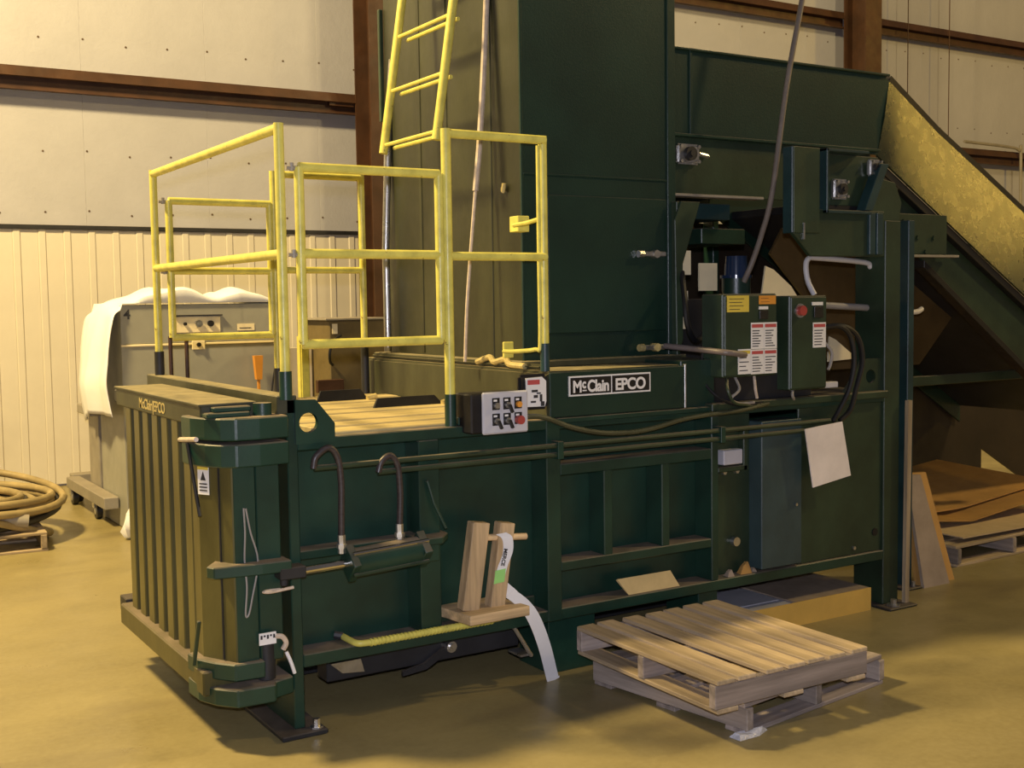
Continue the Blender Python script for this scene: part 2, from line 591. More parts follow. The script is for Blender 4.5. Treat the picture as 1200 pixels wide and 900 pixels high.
part('panel_hole', MB().tube([(3.196, .016, .40), (3.196, .010, .40)], .020, 16), BLACKP, BA)
bolt(BA, (3.04, .016, .335), '-y', .010, .010)
bolt(BA, (2.60, -.016, .61), '-y', .008, .006)
B('rear_post', 3.245, 3.362, 0, .20, .012, 2.005, OLIVE, BA)
bpl = B('base_plate', 3.20, 3.41, -.09, .22, 0, .012, DARKS, BA)
bolt(bpl, (3.275, -.045, .012), 'z', .016, .035)
bolt(bpl, (3.275, -.045, .012), 'z', .036, .008, name='washer')
B('rear_plate', 3.33, 3.362, .20, 1.78, .25, 1.12, GREEN, BA)
for x0, x1, z0 in ((1.19, 1.44, 0), (2.04, 2.16, 0)):
    B('skid_foot', x0, x1, .06, .30, z0, .25, GREEN, BA)
B('under_beam', .20, 1.10, .16, .26, .12, .205, DARKS, BA)
B('under_beam', .20, 3.1, .60, .72, .02, .25, DARKS, BA)
part('under_shield', MB().prism([(.20, .205), (.33, .205), (.345, .15), (.25, .16)], 'y', .12, .155), STEEL, BA)
part('pivot_pin', MB().tube([(.74, .17, .185), (.74, .11, .185)], .024, 14).tube([(.74, .11, .185), (.74, .10, .185)], .016, 10), STEEL, BA, smooth=True)
part('pivot_link', MB().prism([(.745, .20), (.775, .18), (.63, .105), (.52, .095), (.52, .115), (.62, .13)], 'y', .13, .145), DARKS, BA)
part('latch_handle', MB().tube([(.975, .06, .262), (.985, .01, .25), (1.055, -.01, .125), (1.075, .05, .12)], .009, 8).box(1.02, 1.075, .02, .12, .115, .125), STEEL, BA, smooth=True)

# hydraulic lines and hoses
part('hydraulic_pipe', MB().tube([(.085, -.045, 1.012), (2.80, -.045, 1.012)], .011, 8), OLIVE, BA, smooth=True)
part('hydraulic_pipe', MB().tube([(.345, -.045, .974), (2.62, -.045, .974)], .011, 8), OLIVE, BA, smooth=True)
for x in (1.185, 2.09):
    B('pipe_clamp', x-.014, x+.014, -.062, 0, .955, 1.03, GREEN, BA, .002)
part('hydraulic_hose', MB().tube(spline([(.080, -.05, 1.012), (.092, -.05, 1.055), (.143, -.05, 1.085), (.178, -.05, 1.045), (.190, -.05, .95), (.188, -.05, .84), (.186, -.05, .745)]), .0125, 10), HOSE, BA, smooth=True)
part('hydraulic_hose', MB().tube(spline([(.345, -.05, .974), (.360, -.05, 1.015), (.399, -.05, 1.034), (.428, -.05, .99), (.436, -.05, .89), (.434, -.05, .82), (.430, -.05, .745)]), .0125, 10), HOSE, BA, smooth=True)
for x, z in ((.186, .70), (.430, .715)):
    part('hose_fitting', MB().tube([(x, -.05, z-.02), (x, -.05, z+.05)], .015, 6).tube([(x, -.05, z), (x, -.05, z+.016)], .020, 6), STEEL, BA)

# door cylinder
CY = part('hydraulic_cylinder', MB().tube([(.225, -.06, .640), (.505, -.06, .655)], .055, 20).tube([(.20, -.06, .639), (.232, -.06, .641)], .074, 4).tube([(.50, -.06, .655), (.535, -.06, .657)], .074, 4), GREEN, BA, .003, True)
part('piston_rod', MB().tube([(.02, -.06, .637), (.205, -.06, .641)], .017, 14), CHROME, CY, smooth=True)
part('tie_rod', MB().tube([(.21, -.10, .600), (.53, -.10, .615)], .008, 8), OLIVE, CY, smooth=True)
part('tie_rod', MB().tube([(.21, -.10, .682), (.53, -.10, .697)], .008, 8), CHROME, CY, smooth=True)
part('clevis', MB().box(-.075, .025, -.095, -.025, .618, .662).tube([(-.05, -.06, .59), (-.05, -.06, .68)], .016, 10), DARKS, CY, .004)
part('lock_pin', MB().tube(spline([(-.03, -.10, .590), (-.10, -.11, .588), (-.13, -.12, .590), (-.145, -.105, .590), (-.12, -.095, .589), (-.08, -.10, .589)], 4), .006, 8), ROPE, CY, smooth=True)
part('cylinder_mount', MB().prism([(.50, -.09), (.60, -.09), (.66, -.02), (.66, .10), (.50, .10)], 'z', .672, .700).box(.545, .60, -.06, .0, .60, .675), GREEN, BA, .004)

# yellow lock bar on the lower ledge
YB = part('lock_bar', MB().tube(spline([(.245, .10, .315), (.250, .04, .312), (.262, .002, .308), (.30, -.012, .307), (.45, -.015, .307), (.86, -.015, .310), (.90, -.005, .312)], 5), .013, 10), YELLOW, BA, smooth=True)
mb = MB()
for i in range(34):
    x = .31+.0165*i
    mb.tube([(x, -.015, .3072), (x+.008, -.015, .3073)], .0155, 10)
part('bar_ribs', mb, YELLOW, YB, smooth=True, kind='stuff')
part('bar_end', MB().tube([(.215, .115, .322), (.245, .10, .315)], .016, 8), DARKS, YB)

# ---- bale door
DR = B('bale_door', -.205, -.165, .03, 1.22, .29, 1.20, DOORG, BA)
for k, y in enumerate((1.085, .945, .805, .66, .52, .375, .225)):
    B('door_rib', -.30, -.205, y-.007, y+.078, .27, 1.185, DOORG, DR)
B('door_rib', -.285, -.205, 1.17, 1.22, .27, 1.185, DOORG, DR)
TBm = B('top_beam', -.305, -.10, .055, 1.30, 1.180, 1.262, SILLM, DR, .006)
B('beam_cap', -.312, -.095, .05, 1.305, 1.256, 1.266, SILLM, DR, .002)
B('beam_stub', -.29, -.22, 1.30, 1.40, 1.19, 1.245, DARKS, DR)
lettering('door_lettering', 'McClain|EPCO', .060, (-.3065, .90, 1.198), LEFT, CREAMT, DR, .0006, squeeze=1.12)
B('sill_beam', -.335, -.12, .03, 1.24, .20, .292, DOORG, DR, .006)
B('sill_stub', -.31, -.24, 1.24, 1.35, .235, .305, DARKS, DR)
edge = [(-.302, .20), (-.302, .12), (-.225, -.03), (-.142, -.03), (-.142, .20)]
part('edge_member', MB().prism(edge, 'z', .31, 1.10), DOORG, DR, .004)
B('edge_green_face', -.222, -.142, -.036, -.029, .32, 1.095, GREEN, DR, .002)  # thin plate added so this face stays free of the door's painted lamplight
B('edge_plate', -.136, -.045, -.026, .16, .31, 1.10, GREEN, DR)
part('edge_batten', MB().obox((-.2550, .0255, .69), (.007, .006, .72), Matrix.Rotation(.46, 3, 'Z')), DARKS, DR)
strap = [(-.335, .20), (-.328, .11), (-.300, .03), (-.262, -.032), (-.215, -.064), (-.13, -.072), (-.015, -.060), (-.015, .20)]
for z0, z1 in ((1.137, 1.218), (1.040, 1.124)):
    part('hinge_strap', MB().prism(strap, 'z', z0, z1), GREEN, DR, .005)
strapl = [(-.340, .20), (-.334, .09), (-.30, 0), (-.24, -.072), (-.10, -.080), (-.085, -.045), (-.008, -.02), (-.008, .20)]
part('hinge_strap', MB().prism(strapl, 'z', .170, .235), GREEN, DR, .005)
part('hinge_strap', MB().prism([(-.34, .20), (-.332, .10), (-.295, .02), (-.24, -.052), (-.13, -.062), (-.13, .20)], 'z', .262, .325), GREEN, DR, .005)
part('hinge_pin', MB().tube([(-.085, .02, 1.21), (-.085, .02, 1.262)], .034, 18), GREEN, DR, smooth=True)
part('hinge_pin', MB().tube([(-.105, .0, .24), (-.105, .0, .40)], .034, 18), DARKS, DR, smooth=True)
B('hinge_block', -.30, -.14, -.005, .06, 1.218, 1.236, GREEN, DR)
B('hinge_block', -.27, -.13, .01, .06, 1.236, 1.255, GREEN, DR)
arm = [(-.325, -.02), (-.24, .10), (-.20, .03), (-.14, .10), (-.03, -.01), (-.03, -.095), (-.14, -.088), (-.31, -.06)]
part('door_arm', MB().prism(arm, 'z', .648, .690), GREEN, DR, .004)
LB = part('latch_bar', MB().tube([(-.335, .125, 1.12), (-.335, .0, .87)], .007, 8), BLACK, DR)
part('latch_grip', MB().tube([(-.330, .235, 1.124), (-.335, .015, 1.145)], .009, 8), ROPE, LB)
part('door_chain', MB().tube(spline([(-.188, -.040, .890), (-.186, -.042, .80), (-.190, -.040, .70), (-.185, -.042, .60), (-.192, -.040, .50), (-.180, -.040, .50), (-.165, -.040, .56), (-.140, -.040, .69), (-.165, -.040, .80), (-.180, -.040, .888)], 5), .0035, 6), CABLEG, DR, smooth=True)
part('pry_bar', MB().obox((-.345, .062, .395), (.014, .014, .20), Matrix.Rotation(.42, 3, 'X')), OLIVE, DR, .003)
tag = B('pin_tag', -.148, -.083, -.052, -.048, .380, .424, WHITE, DR, 0, label='torn white tag with black print')
mb = MB()
for k in range(5):
    mb.box(-.143+.012*k, -.136+.012*k, -.0545, -.050, .402+.008*(k % 2), .416)
part('tag_print', mb, INK, tag, kind='stuff')
part('pin_rag', MB().tube(spline([(-.085, -.045, .405), (-.06, -.05, .400), (-.045, -.05, .375), (-.055, -.045, .35)], 4), .010, 7), ROPE, DR, smooth=True)
part('pin_rag', MB().tube(spline([(-.045, -.05, .34), (-.03, -.055, .30), (-.015, -.05, .255)], 4), .007, 7), STRAPM, DR, smooth=True)
# warning sticker on the door edge (faces the chamfer)
ch = Vector((.077, -.15, 0)).normalized()
nrm = Vector((-.15, -.077, 0)).normalized()
Mst = Matrix(((ch.x, nrm.x, 0), (ch.y, nrm.y, 0), (0, 0, 1)))
pc = Vector((-.289, .092, 0))
st = part('warning_sticker', MB().obox(pc+nrm*.002+Vector((0, 0, .995)), (.055, .002, .125), Mst), WHITE, DR)
part('sticker_header', MB().obox(pc+nrm*.0035+Vector((0, 0, 1.04)), (.053, .002, .032), Mst), DECALY, st)
mb = MB()
mb.add([tuple(pc+nrm*.004+ch*a+Vector((0, 0, z))) for a, z in ((-.013, .985), (.013, .985), (0, 1.018))]+[tuple(pc+nrm*.002+ch*a+Vector((0, 0, z))) for a, z in ((-.013, .985), (.013, .985), (0, 1.018))], [(0, 1, 2), (5, 4, 3), (0, 3, 4, 1), (1, 4, 5, 2), (2, 5, 3, 0)])
for z in (.972, .96, .948):
    mb.obox(pc+nrm*.0035+Vector((0, 0, z)), (.038, .002, .005), Mst)
part('sticker_print', mb, INK, st, kind='stuff')

# ---- platform deck of loose bars
for i in range(10):
    y0 = .065+.168*i
    B('deck_bar', .19 if i < 2 else .05, 1.16, y0, y0+.155, 1.105, 1.130+.004*(i % 3), PLATM, BA, .004)
for x0, x1, ya, zt in ((.675, .955, 1.34, 1.186), (.755, 1.12, .85, 1.176)):
    fl = part('tie_flap', MB().hexa([(x0, ya, 1.134), (x1, ya, 1.134), (x1, ya+.014, 1.134), (x0, ya+.014, 1.134)], [(x0+.035, ya+.03, zt), (x1-.03, ya+.03, zt), (x1-.03, ya+.044, zt), (x0+.035, ya+.044, zt)]), BLACKP, BA)
    part('flap_lug', MB().tube([(x1-.02, ya-.03, 1.140), (x1+.03, ya-.03, 1.150)], .016, 8), CREAMT, fl, smooth=True)
B('deck_step', .74, .86, .02, .10, 1.12, 1.155, GREEN, BA)

# ---- sill and hopper tower
SB = B('hopper_sill', 1.165, 1.90, .0, 1.88, 1.12, 1.322, SILLM, BA, .012)
B('sill_front_plate', 1.168, 1.905, -.008, .004, 1.125, 1.318, GREENC, SB, .004)
B('sill_side_plate', 1.905, 2.12, .02, .30, 1.10, 1.34, GREENC, SB, .004)
B('sill_weld', 1.902, 1.912, -.012, .004, 1.125, 1.325, STEEL, SB, .002)
B('sill_ledge', 1.20, 3.25, -.012, .02, 1.100, 1.122, GREEN, SB, .003)
B('corner_pad', 1.02, 1.165, -.004, .03, 1.165, 1.315, BLACKP, SB, .012)
B('hopper_flange', 1.21, 2.16, .28, 1.80, 1.322, 1.352, SILLM, SB, .004)
B('flange_pipe', 1.19, 1.215, .10, 1.80, 1.324, 1.348, SILLM, SB, .010)
part('rope_clutter', MB().tube(spline([(1.18, .62, 1.34), (1.2, .54, 1.365), (1.19, .48, 1.345), (1.2, .40, 1.36), (1.18, .33, 1.34), (1.19, .22, 1.335)], 5), .014, 8), CREAMT, SB, smooth=True)
TW = part('hopper_tower', MB().box(1.27, 2.14, .35, 1.72, 1.345, 3.75), GREENC, BA, .004)
B('lamplit_tower_side', 1.266, 1.270, .36, 1.71, 1.35, 3.74, mat('stained_lamplit_sheet', (0.026, 0.028, 0.012), .42, var=.55, vscale=2.2, stretch=(1, 1.5, .5), bump=.05), TW, 0)  # added sheet: streaky stains plus the lamp's olive cast put into the colour
B('tower_angle', 1.262, 1.275, .342, .356, 1.345, 3.75, GREENC, TW, .003)
B('tower_angle', 2.10, 2.150, .342, .352, 1.345, 3.75, GREENC, TW, .003)
B('tower_seam', 1.275, 2.10, .344, .352, 2.185, 2.195, GREENC, TW, .002)
B('tower_door', 1.40, 2.09, .338, .352, 1.47, 2.10, GREENC, TW, .004)
for z in (1.39, 1.836):
    lt = B('door_latch', 1.91, 2.06, .305, .338, z-.012, z+.012, STEEL, TW, .004)
    part('latch_bolt', MB().tube([(1.90, .32, z), (1.93, .32, z)], .018, 8).tube([(2.0, .30, z), (2.0, .34, z)], .02, 8), CREAMT if z < 1.5 else STEEL, lt)
for y in (1.30, 1.02, .60):
    B('tower_stiffener', 1.262, 1.272, y, y+.03, 1.36, 3.75, MATS['stained_lamplit_sheet'], TW, .003)
part('tower_clip', MB().tube([(1.262, .50, 2.14), (1.25, .48, 2.12), (1.25, .47, 2.155)], .010, 6), CREAMT, TW)
part('tower_conduit', MB().tube([(1.222, 1.65, 1.36), (1.222, 1.65, 1.92), (1.252, 1.65, 2.56), (1.314, 1.65, 3.24), (1.34, 1.65, 3.6)], .020, 10), STEEL, BA, smooth=True)
B('tower_bracket', 1.245, 1.27, 1.72, 1.745, 2.6, 3.2, OLIVE, TW)

# name plate
NP = B('name_plate', 1.262, 1.702, -.014, -.008, 1.212, 1.298, WHITE, BA, 0)
B('plate_field', 1.269, 1.483, -.0155, -.012, 1.219, 1.291, BLACKP, NP, 0)
B('plate_field', 1.490, 1.695, -.0155, -.012, 1.219, 1.291, BLACKP, NP, 0)
lettering('plate_lettering', 'M', .070, (1.279, -.0165, 1.229), FRONT, WHITE, NP, .0022, squeeze=.88)
lettering('plate_lettering', 'c', .056, (1.328, -.0165, 1.246), FRONT, WHITE, NP, .0020, squeeze=.85)
B('plate_underline', 1.330, 1.352, -.0165, -.0150, 1.232, 1.237, WHITE, NP, 0)
lettering('plate_lettering', 'Clain', .070, (1.356, -.0165, 1.229), FRONT, WHITE, NP, .0022, squeeze=.84)
lettering('plate_lettering', 'EPCO', .070, (1.504, -.0165, 1.229), FRONT, WHITE, NP, .0022, squeeze=.98)
NT = part('notice_sheet', MB().prism([(1.050, 1.180), (1.140, 1.178), (1.148, 1.20), (1.148, 1.285), (1.128, 1.303), (1.046, 1.300)], 'y', -.010, -.006), WHITE, BA, label='white warning notice with red heading')
B('notice_header', 1.055, 1.115, -.0115, -.009, 1.272, 1.292, REDINK, NT, 0)
mb = MB()
for x, z, a, h in ((1.075, 1.245, .03, .010), (1.085, 1.222, .02, .012), (1.07, 1.20, .025, .008), (1.115, 1.215, .012, .030), (1.12, 1.19, .018, .020), (1.10, 1.235, .02, .006)):
    mb.box(x, x+a, -.0115, -.009, z-h/2, z+h/2)
part('notice_print', mb, INK, NT, kind='stuff')

# control station
CP = B('control_station', .745, 1.000, -.075, .06, 1.092, 1.252, BLACKP, BA, .006)
B('control_face', .790, 1.005, -.092, -.075, 1.088, 1.258, PANELG, CP, .006)
for i, x in enumerate((.850, .902, .955)):
    for j, z in enumerate((1.208, 1.145)):
        lp = B('legend_plate', x-.017, x+.017, -.0945, -.0915, z-.022, z+.026, BLACKP, CP, 0)
        B('legend_print', x-.012, x+.004, -.0958, -.094, z+.012, z+.020, WHITE, lp, 0)
        rb = (i == 2 and j == 1)
        part('push_button', MB().tube([(x, -.094, z-.004), (x, -.118 if rb else -.108, z-.004)], .018 if rb else .012, 14), RED if rb else (ORANGE if i == 2 else STEEL), lp, smooth=True)
        if (i, j) in ((1, 0), (0, 1), (1, 1)):
            part('selector_lever', MB().obox((x+.006, -.115, z-.018), (.010, .014, .034), Matrix.Rotation(-.4, 3, 'Y')), BLACK, lp)
part('control_cable', MB().tube(spline([(.99, -.06, 1.145), (1.10, -.055, 1.138), (1.25, -.05, 1.085), (1.40, -.05, 1.052), (1.55, -.05, 1.042), (1.68, -.05, 1.050), (1.85, -.05, 1.078), (2.02, -.05, 1.092), (2.20, -.05, 1.098), (2.40, -.03, 1.118)], 5), .011, 8), mat('dark_cable', (.05, .055, .03), .3, var=.3), BA, smooth=True)

# ---- yellow guard rails and gates
RR = .0185


def tubes(lst, r=RR):
    mb = MB()
    for p in lst:
        mb.tube(p, r, 12)
    return mb


# end rail above the door
GR = part('end_guard_rail', tubes([[(0, 1.69, 2.262), (0, 0, 2.262)]]), YELLOW, BA, smooth=True)
part('mid_rail', tubes([[(0, 1.69, 1.806), (0, 0, 1.806)]]), YELLOW, GR, smooth=True)
for y, zs in ((1.69, 1.40), (0.0, 1.375)):
    part('rail_post', tubes([[(0, y, zs-.02), (0, y, 2.28)]]), YELLOW, GR, smooth=True)
    part('post_socket', tubes([[(0, y, 1.27), (0, y, zs)]], .024), DARKS if y else GREEN, GR, smooth=True)


def gate(x0, x1, y, zt, zm, zb, name):
    g = part(name, tubes([[(x0, y, zb), (x0, y, zt)]]), YELLOW, BA, smooth=True)
    part('gate_stile', tubes([[(x1, y, zb), (x1, y, zt)]]), YELLOW, g, smooth=True)
    for z in (zt, zm, zb):
        part('gate_rail', tubes([[(x0, y, z), (x1, y, z)]], RR*.98), YELLOW, g, smooth=True)
    for z in (zt, zm):
        part('gate_hinge', MB().tube([(x0-.05, y, z-.005), (x0, y, z-.005)], .008, 8).tube([(x0-.028, y, z-.016), (x0-.028, y, z+.014)], .009, 8), CARTM, g, smooth=True)
    return g


gate(.090, .680, .04, 2.130, 1.810, 1.470, 'platform_gate')
gate(.085, .605, 1.74, 2.14, 1.795, 1.465, 'platform_gate')
# tall near panel beside the hopper
GP = part('side_guard_rail', tubes([[(.715, .035, 2.292), (1.185, .035, 2.292)]]), YELLOW, BA, smooth=True)
part('mid_rail', tubes([[(.715, .035, 1.805), (1.185, .035, 1.805)]], RR*.95), YELLOW, GP, smooth=True)
part('rail_post', tubes([[(.712, .035, 1.24), (.712, .035, 2.31)]], .0205), YELLOW, GP, smooth=True)
part('post_socket', tubes([[(.712, .035, 1.12), (.712, .035, 1.25)]], .0235), GREEN, GP, smooth=True)
part('rail_post', tubes([[(1.180, .045, 1.43), (1.180, .045, 2.31)]]), YELLOW, GP, smooth=True)
part('post_socket', tubes([[(1.180, .045, 1.322), (1.180, .045, 1.44)]], .0205), BLUEG, GP, smooth=True)
part('closing_rod', MB().tube(spline([(1.160, .05, 2.27), (1.160, .05, 1.75), (1.160, .05, 1.44), (1.150, .07, 1.415), (1.10, .17, 1.405), (1.08, .22, 1.405)], 4), .009, 8), YELLOW, GP, smooth=True)
part('closing_rod', MB().tube([(1.165, .05, 1.965), (1.17, .16, 1.955), (1.175, .27, 1.952)], .010, 8), YELLOW, GP, smooth=True)
B('rod_bracket', 1.196, 1.256, .270, .342, 1.925, 1.995, YELLOW, GP, .003)
B('rod_bracket', 1.090, 1.140, .230, .245, 1.375, 1.445, YELLOW, GP, .003)
# far side panel
GF = part('far_guard_rail', tubes([[(.635, 1.74, 2.295), (1.125, 1.74, 2.295)]]), YELLOW, BA, smooth=True)
part('mid_rail', tubes([[(.635, 1.74, 1.80), (1.125, 1.74, 1.80)]], RR*.95), YELLOW, GF, smooth=True)
part('rail_post', tubes([[(.628, 1.74, 1.28), (.628, 1.74, 2.31)]]), YELLOW, GF, smooth=True)
part('rail_post', tubes([[(1.125, 1.74, 1.42), (1.125, 1.74, 2.31)]]), YELLOW, GF, smooth=True)
part('post_socket', tubes([[(1.125, 1.74, 1.12), (1.125, 1.74, 1.43)]], .022), DARKS, GF, smooth=True)
part('post_socket', tubes([[(.628, 1.74, 1.12), (.628, 1.74, 1.29)]], .022), DARKS, GF, smooth=True)

# ladder up the hopper
def lad(y, t):
    return Vector((.995+.115*t/.72, y, 2.375+t))


LD = part('ladder', tubes([[lad(.63, -.02), lad(.63, 1.3)], [lad(1.18, -.02), lad(1.18, 1.3)]], .021), YELLOW, BA, smooth=True)
for k in range(5):
    for dx in (0, .045):
        a, e = lad(.65, .02+.265*k), lad(1.16, .02+.265*k)
        a.x += dx
        e.x += dx
        if dx:
            a.z -= .012
            e.z -= .012
        part('rung', MB().tube([e, a], .010, 8), YELLOW, LD, smooth=True)

# ---- electrical cabinets and drive on the rear of the baler
EB = B('control_cabinet', 2.085, 2.425, -.06, .085, 1.255, 1.640, OLIVE, BA, .006)
B('cabinet_door', 2.093, 2.418, -.068, -.060, 1.262, 1.632, OLIVE, EB, .004)
decal('safety_decal', 2.253, 2.333, 1.382, 1.505, -.068, EB, WHITE, REDINK, 7)
decal('safety_decal', 2.335, 2.417, 1.382, 1.505, -.068, EB, WHITE, REDINK, 7)
decal('safety_decal', 2.253, 2.333, 1.265, 1.380, -.068, EB, WHITE, REDINK, 6)
decal('safety_decal', 2.335, 2.417, 1.265, 1.380, -.068, EB, WHITE, REDINK, 6)
decal('safety_decal', 2.172, 2.251, 1.268, 1.384, -.068, EB, WHITE, DECALY, 4)
decal('rating_label', 2.105, 2.240, 1.556, 1.632, -.068, EB, DECALY, None, 4)
decal('rating_label', 2.303, 2.410, 1.590, 1.630, -.068, EB, ORANGE, None, 2)
B('switch_plate', 2.305, 2.360, -.074, -.066, 1.520, 1.562, BLACKP, EB, .002)
B('switch_label', 2.302, 2.360, -.071, -.067, 1.566, 1.580, WHITE, EB, 0)
EC = B('control_cabinet', 2.508, 2.758, -.06, .10, 1.175, 1.628, OLIVE, BA, .006)
B('cabinet_door', 2.515, 2.752, -.066, -.060, 1.182, 1.620, OLIVE, EC, .004)
eb = part('stop_button', MB().tube([(2.570, -.066, 1.556), (2.570, -.092, 1.556)], .024, 16), RED, EC, smooth=True)
part('button_collar', MB().tube([(2.570, -.064, 1.556), (2.570, -.072, 1.556)], .034, 16), STEEL, eb, smooth=True)
B('switch_plate', 2.662, 2.722, -.074, -.066, 1.520, 1.575, BLACKP, EC, .002)
B('switch_label', 2.650, 2.722, -.071, -.065, 1.580, 1.596, WHITE, EC, 0)
decal('safety_decal', 2.658, 2.745, 1.376, 1.497, -.066, EC, WHITE, REDINK, 6)
B('cabinet_shelf', 2.05, 3.245, -.03, .30, 1.10, 1.135, OLIVE, BA)
B('cabinet_stand', 2.10, 2.74, .02, .08, 1.135, 1.26, DARKS, BA)
part('conduit_elbow', MB().tube(spline([(1.96, .20, 1.40), (2.02, .0, 1.385), (2.06, -.11, 1.375), (2.14, -.115, 1.365), (2.185, -.10, 1.36), (2.20, -.068, 1.36)], 5), .014, 10), mat('brown_grey_conduit', (.17, .14, .13), .45, var=.25), BA, smooth=True)
for k, pts in enumerate([[(2.06, .05, 1.38), (2.05, .04, 1.25), (2.10, -.02, 1.16), (2.22, -.03, 1.12), (2.36, -.03, 1.125)],
                         [(2.13, -.04, 1.255), (2.10, -.08, 1.20), (2.14, -.08, 1.14), (2.25, -.05, 1.12), (2.30, -.045, 1.10)],
                         [(2.18, -.04, 1.255), (2.17, -.08, 1.20), (2.12, -.08, 1.16), (2.20, -.05, 1.13), (2.30, -.04, 1.13)],
                         [(2.30, -.04, 1.255), (2.29, -.06, 1.19), (2.30, -.06, 1.15)],
                         [(2.55, -.04, 1.18), (2.53, -.06, 1.15), (2.56, -.04, 1.13)]]):
    part('loose_wire', MB().tube(spline(pts, 5), .007, 7), (BLACK, YELLOW, CABLEG, ROPE, CABLEG)[k] if k != 1 else OLIVE, BA, smooth=True)
for dx in (0, .05):
    part('drive_hose', MB().tube(spline([(2.755, -.03, 1.47-.02*dx), (2.84+dx*.5, -.07, 1.475), (2.905+dx, -.08, 1.42), (2.93+dx*1.2, -.08, 1.30), (2.91+dx, -.07, 1.17), (2.86+dx*1.6, -.05, 1.06), (2.82+dx, -.045, 1.005)], 6), .013, 8), BLACK, BA, smooth=True)
part('loose_wire', MB().tube(spline([(2.755, -.05, 1.40), (2.785, -.07, 1.35), (2.775, -.07, 1.29), (2.76, -.07, 1.265)], 5), .008, 7), CABLEG, BA, smooth=True)
B('shelf_offcut', 2.80, 2.93, .02, .07, 1.165, 1.195, CABLEW, BA)
part('shelf_gusset', hole_plate([(2.96, 1.12), (3.245, 1.12), (3.245, 1.30), (3.10, 1.30)], 3.165, 1.21, .035, .02, .035), OLIVE, BA)
MO = part('pump_motor', MB().tube([(2.52, .32, 1.60), (2.52, .32, 1.72)], .072, 20), GREENC, BA, smooth=True)
part('motor_cap', MB().tube([(2.52, .32, 1.72), (2.52, .32, 1.735)], .080, 20).tube([(2.52, .32, 1.735), (2.52, .32, 1.83)], .060, 20, .055), GLASSB, MO, smooth=True)
B('drive_bracket', 2.12, 2.14, .30, .345, 1.34, 2.09, OLIVE, BA)
part('tower_gusset', MB().prism([(2.14, 2.09), (2.26, 2.09), (2.15, 1.79), (2.15, 1.42), (2.11, 1.34), (2.10, 2.0)], 'y', .29, .305), OLIVE, BA, .003)
for a, b_, z0, z1, mm in ((2.22, 2.31, 1.74, 1.86, CREAM), (2.23, 2.29, 1.58, 1.66, CREAM), (2.23, 2.28, 1.47, 1.53, CREAM)):
    B('tag_card', a, b_, .42, .43, z0, z1, mm, BA, 0)
B('ram_housing', 2.16, 3.30, .55, 1.70, 1.12, 1.62, DARKS, BA)
part('spare_hose', MB().tube(spline([(2.15, .30, 1.75), (2.10, .22, 1.62), (2.10, .20, 1.50), (2.16, .22, 1.42), (2.24, .24, 1.44)], 5), .014, 8), BLACK, BA, smooth=True)
part('tag_card', MB().prism([(2.90, 1.62), (3.17, 1.62), (3.12, 1.68), (2.99, 1.77), (2.93, 1.79)], 'y', .535, .545), CREAM, BA)
part('tag_card', MB().prism([(3.37, 1.26), (3.60, 1.27), (3.57, 1.29), (3.43, 1.38), (3.38, 1.40)], 'y', .50, .51), CREAM, BA)
B('tag_card', 2.40, 2.52, .46, .47, 1.66, 1.80, CREAM, BA, 0)
part('steam_pipe', MB().tube(spline([(2.80, .06, 1.63), (2.785, .09, 1.70), (2.782, .10, 1.775), (2.80, .10, 1.812), (2.86, .10, 1.815), (3.20, .10, 1.795), (3.25, .10, 1.77)], 6), .014, 10), CABLEW, BA, smooth=True)
part('steam_pipe', MB().tube([(2.80, .12, 1.585), (3.25, .12, 1.56)], .018, 10), CABLEG, BA, smooth=True)
part('tail_conduit', MB().tube(spline([(3.36, .12, 1.60), (3.62, .34, 1.58), (3.72, .40, 1.55), (3.86, .42, 1.525), (4.05, .46, 1.525), (4.12, .48, 1.54)], 6), .016, 10), CABLEW, BA, smooth=True)

# rear head frame that carries the conveyor
B('head_upright', 2.595, 2.775, 0, .03, 1.93, 2.345, OLIVE, BA)
B('head_upright_return', 2.585, 2.60, 0, .065, 1.93, 2.345, BLUEG, BA)
part('head_gusset', MB().prism([(2.60, 1.93), (2.775, 2.05), (3.245, 2.05), (3.245, 1.82), (2.72, 1.82)], 'y', .005, .035), OLIVE, BA, .004)
B('head_diagonal_weld', 2.66, 2.668, -.004, .006, 1.90, 1.98, STEEL, BA, 0)
BX = part('bearing_box', MB().box(2.80, 2.815, -.02, .10, 2.03, 2.345).box(2.80, 3.12, -.02, .10, 2.03, 2.045).box(2.80, 3.10, -.02, .10, 2.33, 2.345), BLUEG, BA, .003)
B('box_back', 2.815, 3.26, .06, .075, 2.075, 2.33, OLIVE, BX)
B('box_slot', 2.82, 3.11, .05, .06, 2.045, 2.075, BLACKP, BX, 0)
part('box_brace', MB().prism([(3.08, 2.05), (3.14, 2.05), (3.26, 2.29), (3.20, 2.29)], 'y', -.01, .05), BLUEG, BX, .003)
part('head_cap', MB().prism([(3.14, 2.00), (3.36, 2.00), (3.38, 2.10), (3.33, 2.20), (3.20, 2.22), (3.15, 2.12)], 'y', .01, .04), OLIVE, BA, .004)
for i in range(2):
    B('post_angle', 3.115+.055*i, 3.16+.055*i, -.012, .02, 1.83, 2.04, BLUEG, BA, .003)


def bearing(x, y, z, s, nut=False):
    q = B('bearing_block', x-s, x+s, y-.03, y, z-s, z+s, STEEL, BA, .008)
    part('bearing_hub', MB().tube([(x, y-.03, z), (x, y-.05, z)], s*.55, 14).tube([(x, y-.05, z), (x, y-.06, z)], s*.25, 10), DARKS, q, smooth=True)
    for dx in (-.72, .72):
        for dz in (-.72, .72):
            bolt(q, (x+dx*s, y-.03, z+dz*s), '-y', s*.16, .014)
    if nut:
        part('grease_nipple', MB().tube([(x+s, y-.02, z), (x+s*1.9, y-.02, z)], s*.2, 8), STEEL, q)


